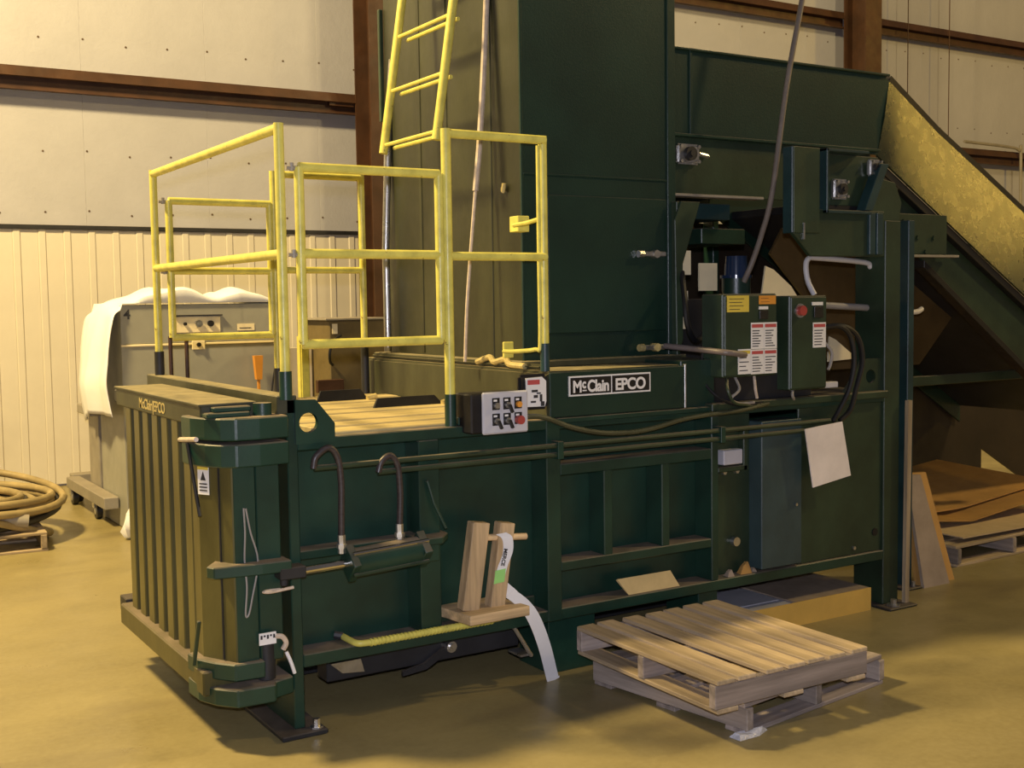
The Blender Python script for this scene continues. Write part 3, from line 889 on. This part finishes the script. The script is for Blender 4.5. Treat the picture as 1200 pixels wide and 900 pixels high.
bearing(2.956, .06, 2.155, .050)
bearing(3.20, .055, 2.272, .042)

# ------------------------------------------------------------------ infeed conveyor
CV = empty('infeed_conveyor', (3.9, 1.0, 0), 'dark green steel infeed conveyor sloping down to the right behind the baler', 'conveyor')
part('head_side_sheet', MB().prism([(2.155, 2.425), (3.648, 2.400), (3.690, 2.55), (3.738, 2.812), (3.70, 2.838), (2.155, 2.838)], 'y', .400, .412), GREENC, CV, .003)
B('lower_side_sheet', 2.155, 3.60, .412, .424, 2.13, 2.43, OLIVE, CV, .003)
B('side_ledge', 2.155, 3.64, .375, .42, 2.415, 2.430, GREEN, CV, .003)
B('bottom_flange', 2.155, 2.75, .36, .44, 2.122, 2.136, CARTM, CV, .003)
B('top_flange', 2.155, 3.72, .38, .44, 2.834, 2.846, GREENC, CV, .003)
B('sheet_seam', 2.285, 2.300, .392, .402, 2.43, 2.836, GREENC, CV, .002)
B('far_side_sheet', 2.155, 3.70, 1.86, 1.88, 2.13, 2.84, GREENC, CV, .003)
B('belt_pan', 2.155, 3.75, .424, 1.86, 2.30, 2.33, DARKS, CV, .003)
B('cross_beam', 2.20, 2.60, .45, 1.55, 2.02, 2.10, BLUEG, CV)
B('cross_beam', 2.45, 2.75, .50, 1.55, 1.90, 1.98, GREEN, CV)
bq = B('bearing_block', 2.200, 2.345, .385, .412, 2.282, 2.382, STEEL, CV, .010)
part('bearing_hub', MB().tube([(2.27, .385, 2.333), (2.27, .36, 2.333)], .034, 16).tube([(2.27, .36, 2.333), (2.27, .35, 2.333)], .016, 10), DARKS, bq, smooth=True)
part('grease_nipple', MB().tube([(2.345, .395, 2.335), (2.40, .395, 2.328)], .012, 8), STEEL, bq)
for dx in (-.055, .055):
    for dz in (-.036, .036):
        bolt(bq, (2.272+dx, .385, 2.332+dz), '-y', .010, .014)
# sloping side sheet, its upper edge leaning back
n = 12
vs_ = []
fs_ = []
bot = [(3.640, .40, 2.400), (5.40, .40, 1.372)]
TP = [(3.733, .40, 2.812), (3.95, .47, 2.746), (4.335, .55, 2.586), (4.816, .60, 2.373), (5.25, .60, 2.137), (5.75, .60, 1.865)]
BP = [(3.640, .40, 2.400), (3.80, .40, 2.305), (4.163, .40, 2.092), (4.56, .40, 1.858), (4.974, .40, 1.617), (5.45, .40, 1.339)]
n = 15
for i in range(n+1):
    k, fr = min(i//3, 4), (i-3*min(i//3, 4))/3
    tv = Vector(TP[k]).lerp(Vector(TP[k+1]), fr)
    bv = Vector(BP[k]).lerp(Vector(BP[k+1]), fr)
    mv = (tv+bv)/2
    vs_ += [tuple(bv), (mv.x, mv.y-.01, mv.z), tuple(tv)]
for i in range(n):
    fs_ += [(3*i, 3*i+3, 3*i+4, 3*i+1), (3*i+1, 3*i+4, 3*i+5, 3*i+2)]
mb = MB().add(vs_, fs_)
nv = len(vs_)
mb.add([(x, y+.012, z-.004) for x, y, z in vs_], [tuple(reversed(q)) for q in fs_])
rim = [3*i for i in range(n+1)]+[3*n+1, 3*n+2]+[3*i+2 for i in range(n-1, -1, -1)]+[1]
mb.f += [(rim[k], rim[k]+nv, rim[(k+1) % len(rim)]+nv, rim[(k+1) % len(rim)]) for k in range(len(rim))]
part('sloping_side_sheet', mb, GREENS, CV, smooth=True)
tops = [Vector(vs_[3*i+2]) for i in range(n+1)]
mb = MB()
for i in range(n):
    a, e = tops[i], tops[i+1]
    off = Vector((.02, .0, .03))
    mb.hexa([tuple(a), tuple(e), tuple(e+off), tuple(a+off)], [tuple(a+Vector((0, .05, 0))), tuple(e+Vector((0, .05, 0))), tuple(e+off+Vector((0, .05, 0))), tuple(a+off+Vector((0, .05, 0)))])
part('sloping_rim', mb, BLACKP, CV)


def band(name, p0, p1, q0, q1, y0, y1, material):
    """sloping band between upper line p0-p1 and lower line q0-q1 (x, z)"""
    return part(name, MB().prism([p0, p1, q1, q0], 'y', y0, y1), material, CV, .003)


band('sloping_rail', (3.72, 2.345), (5.38, 1.375), (3.70, 2.30), (5.36, 1.33), .41, .47, BLACKP)
band('sloping_channel', (3.72, 2.31), (5.40, 1.33), (4.10, 1.815), (5.40, .93), .455, .475, OLIVE)
band('sloping_rail', (4.08, 1.825), (5.42, .93), (4.08, 1.78), (5.42, .885), .43, .50, BLACKP)
band('sloping_pan', (3.9, 2.20), (6.3, .80), (3.9, 2.15), (6.3, .75), .48, 1.86, DARKS)
band('far_sloping_sheet', (3.7, 2.83), (6.3, 1.30), (3.7, 2.20), (6.3, .62), 1.86, 1.88, GREENC)
# dark skirt under the belt
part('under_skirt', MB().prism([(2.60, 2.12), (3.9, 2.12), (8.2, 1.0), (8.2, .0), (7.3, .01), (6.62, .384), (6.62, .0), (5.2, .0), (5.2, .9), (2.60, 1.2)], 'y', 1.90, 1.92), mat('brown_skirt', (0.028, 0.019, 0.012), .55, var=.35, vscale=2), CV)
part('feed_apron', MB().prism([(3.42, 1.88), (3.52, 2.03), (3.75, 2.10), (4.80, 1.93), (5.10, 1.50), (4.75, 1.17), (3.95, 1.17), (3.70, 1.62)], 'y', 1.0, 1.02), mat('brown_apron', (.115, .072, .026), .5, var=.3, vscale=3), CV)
B('mount_plate', 3.74, 4.24, .40, .43, 1.855, 2.085, OLIVE, CV)
B('mount_flange', 3.72, 4.30, .36, .43, 1.838, 1.852, CARTM, CV, .002)
for x, z in ((3.86, 2.04), (3.80, 1.95), (3.98, 1.95), (4.12, 1.95), (4.05, 1.87)):
    bolt(CV, (x, .40, z), '-y', .014, .010, OLIVE)
part('tension_clip', MB().prism([(3.62, 2.30), (3.78, 2.22), (3.72, 2.10), (3.66, 2.06)], 'y', .37, .40), BLACKP, CV)
B('conveyor_leg', 3.665, 3.715, .20, .32, .012, 2.03, BLUEG, CV)
B('leg_foot', 3.60, 3.735, .14, .38, 0, .012, DARKS, CV)
bolt(CV, (3.69, .17, .012), 'z', .012, .03)
B('conveyor_leg', 3.665, 3.715, 1.78, 1.88, .0, 2.15, GREEN, CV)
B('cross_rail', 3.715, 6.0, .62, .66, 1.07, 1.13, OLIVE, CV)

# ------------------------------------------------------------------ hanging lines
part('hanging_rope', MB().tube(spline([(1.29, .60, 3.75), (1.250, .60, 3.0), (1.207, .60, 2.418), (1.175, .60, 2.13)], 4), .014, 8).tube(spline([(1.175, .60, 2.13), (1.147, .60, 1.871), (1.12, .60, 1.60), (1.105, .60, 1.345)], 4), .008, 6), ROPE, smooth=True,
     label='pale rope hanging beside the ladder in front of the hopper', cat='rope')
part('hanging_cable', MB().tube(spline([(2.95, .15, 3.75), (2.802, .15, 3.088), (2.698, .15, 2.663), (2.601, .15, 2.138), (2.53, .15, 1.93), (2.475, .16, 1.79), (2.46, .20, 1.70)], 5), .014, 10), mat('drop_cable', (.19, .16, .135), .5, var=.25), smooth=True,
     label='grey cable hanging in front of the conveyor down to the motor', cat='cable')

# ------------------------------------------------------------------ pallets
def pallet(cx, cy, z0, rot, lx, ly, boards, along, label, mats, nb=3, h=.09, th=.018, group='wooden pallets', bw=None, cat='pallet'):
    """along: axis of the deck boards; stringers run the other way"""
    P = empty('wooden_pallet', (cx, cy, z0), label, cat, group)
    P.rotation_euler = (0, 0, rot)

    def piece(name, x0, x1, y0, y1, za, zb, material):
        me, c = mesh(name, MB().box(x0, x1, y0, y1, za, zb), material, .003)
        o = bpy.data.objects.new(name, me)
        COL.objects.link(o)
        o.parent = P
        o.location = c
        o.rotation_euler = (random.uniform(-.004, .004), random.uniform(-.004, .004), random.uniform(-.012, .012))
        return o
    L, W = (lx, ly) if along == 'x' else (ly, lx)     # board length, array width

    def pc(name, u0, u1, v0, v1, za, zb, material):
        if along == 'x':
            return piece(name, u0, u1, v0, v1, za, zb, material)
        return piece(name, v0, v1, u0, u1, za, zb, material)
    md, ms = mats
    step = W/boards
    wd = bw or step*.80
    for i in range(boards):
        v = -W/2+step*(i+.5) if bw is None else -W/2+wd/2+(W-wd)*i/(boards-1)+(random.uniform(-.012, .012) if 0 < i < boards-1 else 0)
        j = random.uniform(-.006, .006)
        pc('deck_board', -L/2+j, L/2+j, v-wd/2, v+wd/2, th+h, th+h+th, md)
    for i in range(3):
        v = -W/2+.055+(W-.11)*i/2
        pc('bottom_board', -L/2, L/2, v-.05, v+.05, 0, th, md)
    for i in range(nb):
        u = -L/2+.02+(L-.04)*i/(nb-1)
        pc('stringer', u-.019, u+.019, -W/2, W/2, th, th+h, ms)
    return P


p1 = pallet(1.775, -.495, 0, math.radians(8), .90, .82, 6, 'x', 'worn grey wooden pallet lying on the floor under another pallet', (WXG, WYG), h=.085, group='pallets in front of the baler')
p2 = pallet(1.605, -.555, .1245, math.radians(-.8), .775, .885, 7, 'y', 'weathered wooden pallet on top of the stack in front of the baler', (WY, WXG), h=.088, group='pallets in front of the baler', bw=.085)
part('plastic_film', MB().hexa([(1.335, -.985, .001), (1.43, -.985, .001), (1.50, -.955, .001), (1.33, -.930, .001)], [(1.350, -.968, .016), (1.42, -.972, .010), (1.47, -.958, .022), (1.345, -.945, .020)]), mat('clear_film', (.55, .55, .58), .15, var=.25, vscale=40, bump=.5, bscale=60), label='torn clear plastic film at the corner of the bottom pallet', cat='plastic film')
pallet(4.86, 1.02, 0, math.radians(2), 1.15, 1.30, 8, 'x', 'grey wooden pallet under the conveyor carrying cardboard sheets', (WX, WYG), group='wooden pallets elsewhere')
pallet(-.66, 4.62, 0, math.radians(-4), 1.15, .90, 6, 'x', 'wooden pallet under the coiled hose by the wall', (WX, WY), group='wooden pallets elsewhere')

# ------------------------------------------------------------------ wooden strap stand
WS = empty('strap_stand', (.80, -.02, .30), 'small pine bracket of two uprights on a base holding strapping', 'wooden stand')
part('base_board', MB().prism([(.665, .11), (.70, -.12), (.985, -.115), (.955, .11)], 'z', .332, .372), NEWX, WS, .003)
tilt = Matrix.Rotation(.16, 3, 'Y')
part('upright', MB().obox((.775, -.02, .548), (.078, .055, .36), tilt), NEWZ, WS, .003)
part('upright', MB().obox((.900, -.02, .538), (.070, .055, .35), tilt), NEWZ, WS, .003)
part('dowel', MB().tube([(.76, -.02, .665), (1.03, -.02, .640)], .014, 12), NEWX, WS, smooth=True)
SBn = part('strapping_band', MB().ribbon(spline([(.885, -.06, .675), (.905, -.075, .655), (.905, -.078, .60), (.880, -.075, .54), (.865, -.07, .485)], 6), (1, -.15, .1), .045, .002), STRAPM,
           label='white and green plastic strapping looped through the pine stand', cat='strapping')
part('band_end', MB().ribbon(spline([(.871, -.0745, .53), (.867, -.0735, .50), (.864, -.071, .475)], 4), (1, -.15, .1), .046, .003), STRAPG, SBn, label='lime green end of the strapping')
part('band_tail', MB().ribbon(spline([(.905, .02, .46), (.935, -.02, .42), (.985, -.06, .37), (1.03, -.075, .30), (1.09, -.06, .17), (1.155, -.02, .012), (1.165, -.015, .006)], 6), [(1, .1, .55)]*8+[(1, .0, .25)]*40, .060, .002), STRAPM, SBn)
lettering('band_print', 'MERCE', .024, (.884, -.086, .618), FRONT@Matrix.Rotation(-1.82, 3, 'Z'), INK, SBn, .0006)

# ------------------------------------------------------------------ card, paper and offcuts
part('paper_card', MB().prism([(2.600, .985), (2.855, 1.005), (2.918, .731), (2.655, .695)], 'y', -.075, -.069), PAPER, label='stained white card hanging tilted on the side of the baler', cat='card')
part('cardboard_offcut', MB().hexa([(1.590, .010, .302), (1.885, .010, .302), (1.885, .022, .305), (1.590, .022, .305)], [(1.552, .045, .372), (1.858, .045, .372), (1.858, .055, .366), (1.552, .055, .366)]), mat('tan_offcut', (.62, .47, .22), .75, var=.12, vscale=8), label='tan cardboard offcut leaning on the lower ledge of the baler', cat='cardboard')
part('wood_strip', MB().obox((3.385, -.035, .545), (.030, .022, 1.065), Matrix.Rotation(.012, 3, 'Y')), WZ, label='pale wooden strip standing against the rear post', cat='wood strip')
BXo = empty('cardboard_carton', (2.75, .25, 0), 'flattened cardboard carton pushed under the baler', 'carton')
B('carton_front', 2.30, 3.15, -.005, .0, .0, .118, mat('lamplit_card', (.66, .42, .09), .8, var=.1), BXo, 0)  # gold of light falling on the front is put into its colour
B('carton_body', 2.30, 3.15, .0, .46, .0, .108, mat('blue_grey_card', (0.42, 0.42, 0.46), .8, var=.15), BXo, .002)
B('carton_flap', 2.62, 3.15, .0, .46, .109, .117, CARDG, BXo, .001)
B('carton_flap', 2.32, 2.60, .10, .46, .109, .115, mat('blue_grey_card', (0.42, 0.42, 0.46), .8, var=.15), BXo, .001)
for k, (y0, lab) in enumerate(((.20, 'grey cardboard sheet leaning in front behind the conveyor leg'), (.245, 'brown-edged cardboard sheet leaning at the back behind the conveyor leg'))):
    x1 = 3.925+.10*k
    part('cardboard_sheet', MB().hexa([(3.74, y0-.065, 0), (x1+.03, y0-.065, 0), (x1+.03, y0-.045, 0), (3.74, y0-.045, 0)], [(3.74, y0+.06, .62), (x1-.07, y0+.06, .61), (x1-.07, y0+.08, .61), (3.74, y0+.08, .62)]), CARDG if k == 0 else CARD, label=lab, cat='cardboard', group='leaning cardboard sheets')


def bent_sheet(x0, x1, y0, y1, fz, label, material=None, th=.008):
    nx, ny = 14, 8
    top = []
    for i in range(nx+1):
        for j in range(ny+1):
            u, v = i/nx, j/ny
            top.append((x0+(x1-x0)*u, y0+(y1-y0)*v, fz(u, v)))
    N = len(top)
    v = top+[(x, y, z-th) for x, y, z in top]
    f = []
    g = lambda i, j: i*(ny+1)+j
    for i in range(nx):
        for j in range(ny):
            q = (g(i, j), g(i+1, j), g(i+1, j+1), g(i, j+1))
            f += [q, tuple(k+N for k in reversed(q))]
    rim = [g(i, 0) for i in range(nx+1)]+[g(nx, j) for j in range(1, ny+1)]+[g(i, ny) for i in range(nx-1, -1, -1)]+[g(0, j) for j in range(ny-1, 0, -1)]
    for k in range(len(rim)):
        a, e = rim[k], rim[(k+1) % len(rim)]
        f.append((a, a+N, e+N, e))
    return part('cardboard_sheet', MB().add(v, f), material or CARD, label=label, cat='cardboard', smooth=True, group='cardboard sheets on the pallet')


bent_sheet(4.42, 5.60, .40, .95, lambda u, v: .160+.01*v, 'pale flat cardboard sheet lowest on the pallet', mat('pale_card', (.55, .42, .24), .8, var=.12))
bent_sheet(4.30, 5.70, .62, 1.60, lambda u, v: .190+.075*abs(u-.36)*2+.02*v, 'brown bent cardboard sheet with upturned edges on the pallet')
bent_sheet(4.34, 5.85, .80, 1.72, lambda u, v: .235+.15*max(0, u-.40)+.16*max(0, .22-u)+.05*v, 'large orange-brown cardboard sheet on top of the pallet pile')

for i, (x, y, s, lab) in enumerate(((2.30, .035, .035, 'brown scrap triangle on the ledge beside the blue channel'), (2.20, .03, .02, 'small dark scrap on the ledge by the drain plug'), (2.42, -.03, .012, 'pale scrap chip on the ledge under the blue channel'))):
    if i == 2:
        x, y = 2.36, .04
    part('debris_scrap', MB().hexa([(x-s, y-.02, .301), (x+s, y-.025, .301), (x+s*.8, y+.02, .301), (x-s*.7, y+.02, .301)], [(x-s*.3, y-.01, .301+s), (x+s*.6, y-.01, .301+s*1.6), (x+s*.5, y+.01, .301+s*1.5), (x-s*.2, y+.01, .301+s)]), CARD if i == 0 else CARDG, label=lab, cat='scrap', group='scraps on the baler ledge')

# ------------------------------------------------------------------ coiled hose on its pallet
HC = empty('coiled_hose', (-.45, 4.75, .13), 'thick dusty hose coiled in loops on a pallet by the wall', 'hose')
for k in range(13):
    R0 = .40+.027*k+random.uniform(-.02, .02)
    cx, cy = -.72+random.uniform(-.06, .06), 4.80+random.uniform(-.06, .06)
    tl = random.uniform(-.05, .10)
    ph = random.uniform(0, 6)
    z0 = .170+.030*(k % 6)+.005*k
    pts = [(cx+1.12*R0*math.cos(a), cy+R0*math.sin(a), max(.16, z0+tl*math.sin(a+ph)+.05*math.sin(a-1.2))) for a in [2*PI*i/36 for i in range(37)]]
    part('hose_loop', MB().tube(pts, .027, 9, caps=False), HOSEY if k % 4 else BLACK, HC, smooth=True)
part('hose_coupling', MB().tube([(-.37, 4.24, .22), (-.22, 4.22, .20)], .046, 10).tube([(-.40, 4.245, .223), (-.36, 4.24, .22)], .055, 8), CARTM, HC, smooth=True)
part('hose_tail', MB().tube(spline([(-1.1, 4.35, .30), (-.6, 4.18, .26), (-.36, 4.20, .19), (-.14, 4.34, .10), (-.02, 4.60, .04), (-.06, 4.9, .03)], 6), .027, 9), HOSEY, HC, smooth=True)

# ------------------------------------------------------------------ grey cabinet, dust sheet and cart behind
CB = empty('machine_cabinet', (1.08, 4.9, 0), 'grey-green machine cabinet with cream control plate under a white sheet', 'cabinet')
B('cabinet_body', .500, 1.660, 4.515, 5.25, 0, 1.635, CAB, CB, .008)
B('upper_cover', .497, 1.663, 4.500, 4.517, 1.352, 1.632, CAB, CB, .004)
B('lower_cover', .497, 1.663, 4.503, 4.517, .06, 1.335, CAB, CB, .004)
B('cover_rail', .497, 1.665, 4.494, 4.518, 1.334, 1.350, CREAM, CB, .003)
pl = B('control_plate', .888, 1.222, 4.490, 4.500, 1.425, 1.545, CREAM, CB, .003)
B('plate_hood', .870, 1.235, 4.470, 4.500, 1.548, 1.556, DARKS, pl, .001)
for x, r in ((.955, .012), (1.055, .027), (1.145, .023)):
    part('knob', MB().tube([(x, 4.490, 1.49), (x, 4.468, 1.49)], r, 14).tube([(x, 4.468, 1.49), (x, 4.464, 1.49)], r*.4, 8), BLACKP if r != .027 else STEEL, pl, smooth=True)
q = B('lower_plate', 1.005, 1.10, 4.488, 4.50, 1.300, 1.365, CREAM, CB, .002)
part('knob', MB().tube([(1.052, 4.488, 1.335), (1.052, 4.47, 1.335)], .016, 12), BLACKP, q, smooth=True)
q = B('maker_tag', 1.355, 1.487, 4.496, 4.50, 1.432, 1.482, CREAM, CB, 0)
B('tag_print', 1.37, 1.46, 4.494, 4.497, 1.448, 1.454, INK, q, 0)
B('inspection_sticker', .512, .545, 4.499, 4.503, .66, .72, WHITE, CB, 0)
lettering('cabinet_number', '4', .095, (.520, 4.4985, 1.535), FRONT, INK, CB, .002)
part('orange_brush', MB().box(1.475, 1.492, 4.42, 4.44, 0, 1.08).hexa([(1.462, 4.41, 1.06), (1.506, 4.41, 1.06), (1.506, 4.45, 1.06), (1.462, 4.45, 1.06)], [(1.448, 4.405, 1.24), (1.515, 4.405, 1.24), (1.515, 4.455, 1.24), (1.448, 4.455, 1.24)]), ORANGE, label='orange bristled brush standing against the grey cabinet', cat='brush')
for x, lab in ((.200, 'dark thin rod standing left behind the door beam'), (.287, 'dark thin rod standing right behind the door beam')):
    part('dark_rod', MB().tube([(x, 2.2, 0), (x, 2.2, 1.46)], .011, 8), RUST, label=lab, cat='rod', group='rods behind the door')
part('black_wire', MB().tube(spline([(1.47, 4.30, .0), (1.50, 4.30, .70), (1.54, 4.30, 1.0), (1.60, 4.30, 1.40), (1.585, 4.28, 1.9), (1.59, 4.28, 2.3)], 5), .006, 6), BLACK, smooth=True, label='thin black wire hanging in front of the grey cabinet', cat='wire')

# dust sheet: over the top and down the left side
prof = [(1.675, 1.60), (1.665, 1.655), (1.60, 1.672), (1.48, 1.72), (1.40, 1.745), (1.30, 1.715), (1.20, 1.705), (1.05, 1.755), (.90, 1.765), (.76, 1.725), (.64, 1.69), (.53, 1.655), (.455, 1.60), (.415, 1.50), (.385, 1.36), (.365, 1.22), (.345, 1.08), (.355, .96), (.375, .84)]
pp = spline([(x, 0, z) for x, z in prof], 4)
ny = 18
V = []
for i, p in enumerate(pp):
    for j in range(ny+1):
        t = j/ny
        hang = min(1, max(0, (1.62-p.z)/.12)) if p.x < .8 else 0
        fold = .030*math.sin(2.6*PI*t+.3)+.014*math.sin(6.2*PI*t+p.z*2.0)
        crease = .016*math.sin(9*p.x+7*t)+.010*math.sin(21*p.x-5*t)
        y = 4.465+.90*t-(.03*hang*(1-t))
        x = p.x+hang*fold*min(1, (1.75-p.z)*1.4)
        z = p.z+(1-hang)*(crease-.03*abs(t-.3))-hang*.25*max(0, t-.5)*(1.6-p.z)
        if hang == 0 and .49 < p.x < 1.67:
            z = max(1.648, z)
            if j < 3:
                z = 1.645+(z-1.645)*(0, .75, .95)[j]
                y = 4.485+(.0, .012, .05)[j]
        V.append((x, y, z))
F = [(i*(ny+1)+j, (i+1)*(ny+1)+j, (i+1)*(ny+1)+j+1, i*(ny+1)+j+1) for i in range(len(pp)-1) for j in range(ny)]
sh = part('dust_sheet', MB().add(V, F), SHEET, smooth=True, label='crumpled white sheet thrown over the grey cabinet', cat='sheet')
sh.modifiers.new('thick', 'SOLIDIFY').thickness = .006

# wheeled frame left of the cabinet
CT = empty('wheeled_stand', (.38, 5.5, 0), 'grey steel wheeled stand with casters beside the cabinet', 'stand')
B('column', .50, .68, 5.34, 5.68, .20, .78, CARTM, CT, .006)
B('head', .43, .75, 5.30, 5.75, .78, .85, CARTM, CT, .006)
B('foot_beam', .385, .492, 4.72, 6.05, .135, .225, CARTM, CT, .006)
B('rear_beam', .44, .95, 6.05, 6.20, .135, .235, CARTM, CT, .006)
B('cross_foot', .49, .70, 5.40, 5.60, .14, .20, CARTM, CT, .006)
for x, y in ((.44, 5.22), (.43, 6.02), (.50, 6.17)):
    cw = part('caster_fork', MB().box(x-.03, x+.03, y-.05, y+.03, .08, .135), STEEL, CT, .003)
    part('caster_wheel', MB().tube([(x-.022, y-.05, .065), (x+.022, y-.05, .065)], .065, 20), BLACK, cw, .004, True)
    part('wheel_hub', MB().tube([(x-.026, y-.05, .065), (x+.026, y-.05, .065)], .03, 14), STEEL, cw, smooth=True)

# far equipment seen between the rails
FB = empty('motor_box', (1.95, 3.85, 0), 'olive steel equipment box seen through the platform gate', 'equipment box')
B('box_body', 1.715, 2.14, 3.60, 4.10, 0, 1.505, mat('olive_box', (.16, .12, .05), .5, var=.2), FB, .006)
B('box_lid', 1.68, 2.16, 3.58, 4.12, 1.505, 1.520, CARTM, FB, .003)
B('box_label', 1.735, 1.775, 3.596, 3.601, 1.41, 1.48, CREAM, FB, 0)
part('box_cable', MB().tube(spline([(1.79, 3.57, 1.40), (1.74, 3.56, 1.37), (1.70, 3.56, 1.30), (1.70, 3.57, 1.22), (1.73, 3.59, 1.19)], 5), .010, 8), BLACK, FB, smooth=True)
B('box_shelf', 1.60, 1.80, 3.56, 3.60, 1.0, 1.09, RUST, FB)
B('wall_board', 1.50, 1.70, 3.90, 3.93, 0, 1.31, WHITE if False else mat('off_white_board', (.66, .58, .42), .6, var=.08), None, .002, label='off-white upright board beside the olive equipment box', cat='board')
B('yellow_bollard', 1.335, 1.40, 3.2, 3.27, 0, 1.42, YELLOW, None, .01, label='yellow post standing behind the corner of the platform rail', cat='post')

# white bag on the floor behind the door
nb_ = MB()
for (x, y, z, r, sx, sz) in ((.47, 4.20, .09, .09, .9, 1.3), ):
    rows, cols = 7, 12
    V = []
    for i in range(rows+1):
        th = PI*i/rows
        for j in range(cols):
            ph = 2*PI*j/cols
            k = 1+.22*math.sin(3*ph+i)+.12*math.sin(5*ph-2*i)
            V.append((x+r*sx*k*math.sin(th)*math.cos(ph), y+r*k*math.sin(th)*math.sin(ph), max(.002, z+r*sz*math.cos(th)*k*.9)))
    F = [(i*cols+j, (i+1)*cols+j, (i+1)*cols+(j+1) % cols, i*cols+(j+1) % cols) for i in range(rows) for j in range(cols)]
    nb_.add(V, F)
part('plastic_bag', nb_, SHEET, smooth=True, label='crumpled white plastic bag on the floor behind the baler door', cat='bag')
part('paper_scrap', MB().hexa([(.36, 3.86, .001), (.50, 3.80, .001), (.52, 3.95, .001), (.40, 3.99, .001)], [(.36, 3.86, .006), (.50, 3.80, .02), (.52, 3.95, .012), (.40, 3.99, .03)]), SHEET, label='small white paper scrap on the floor near the bag', cat='paper')
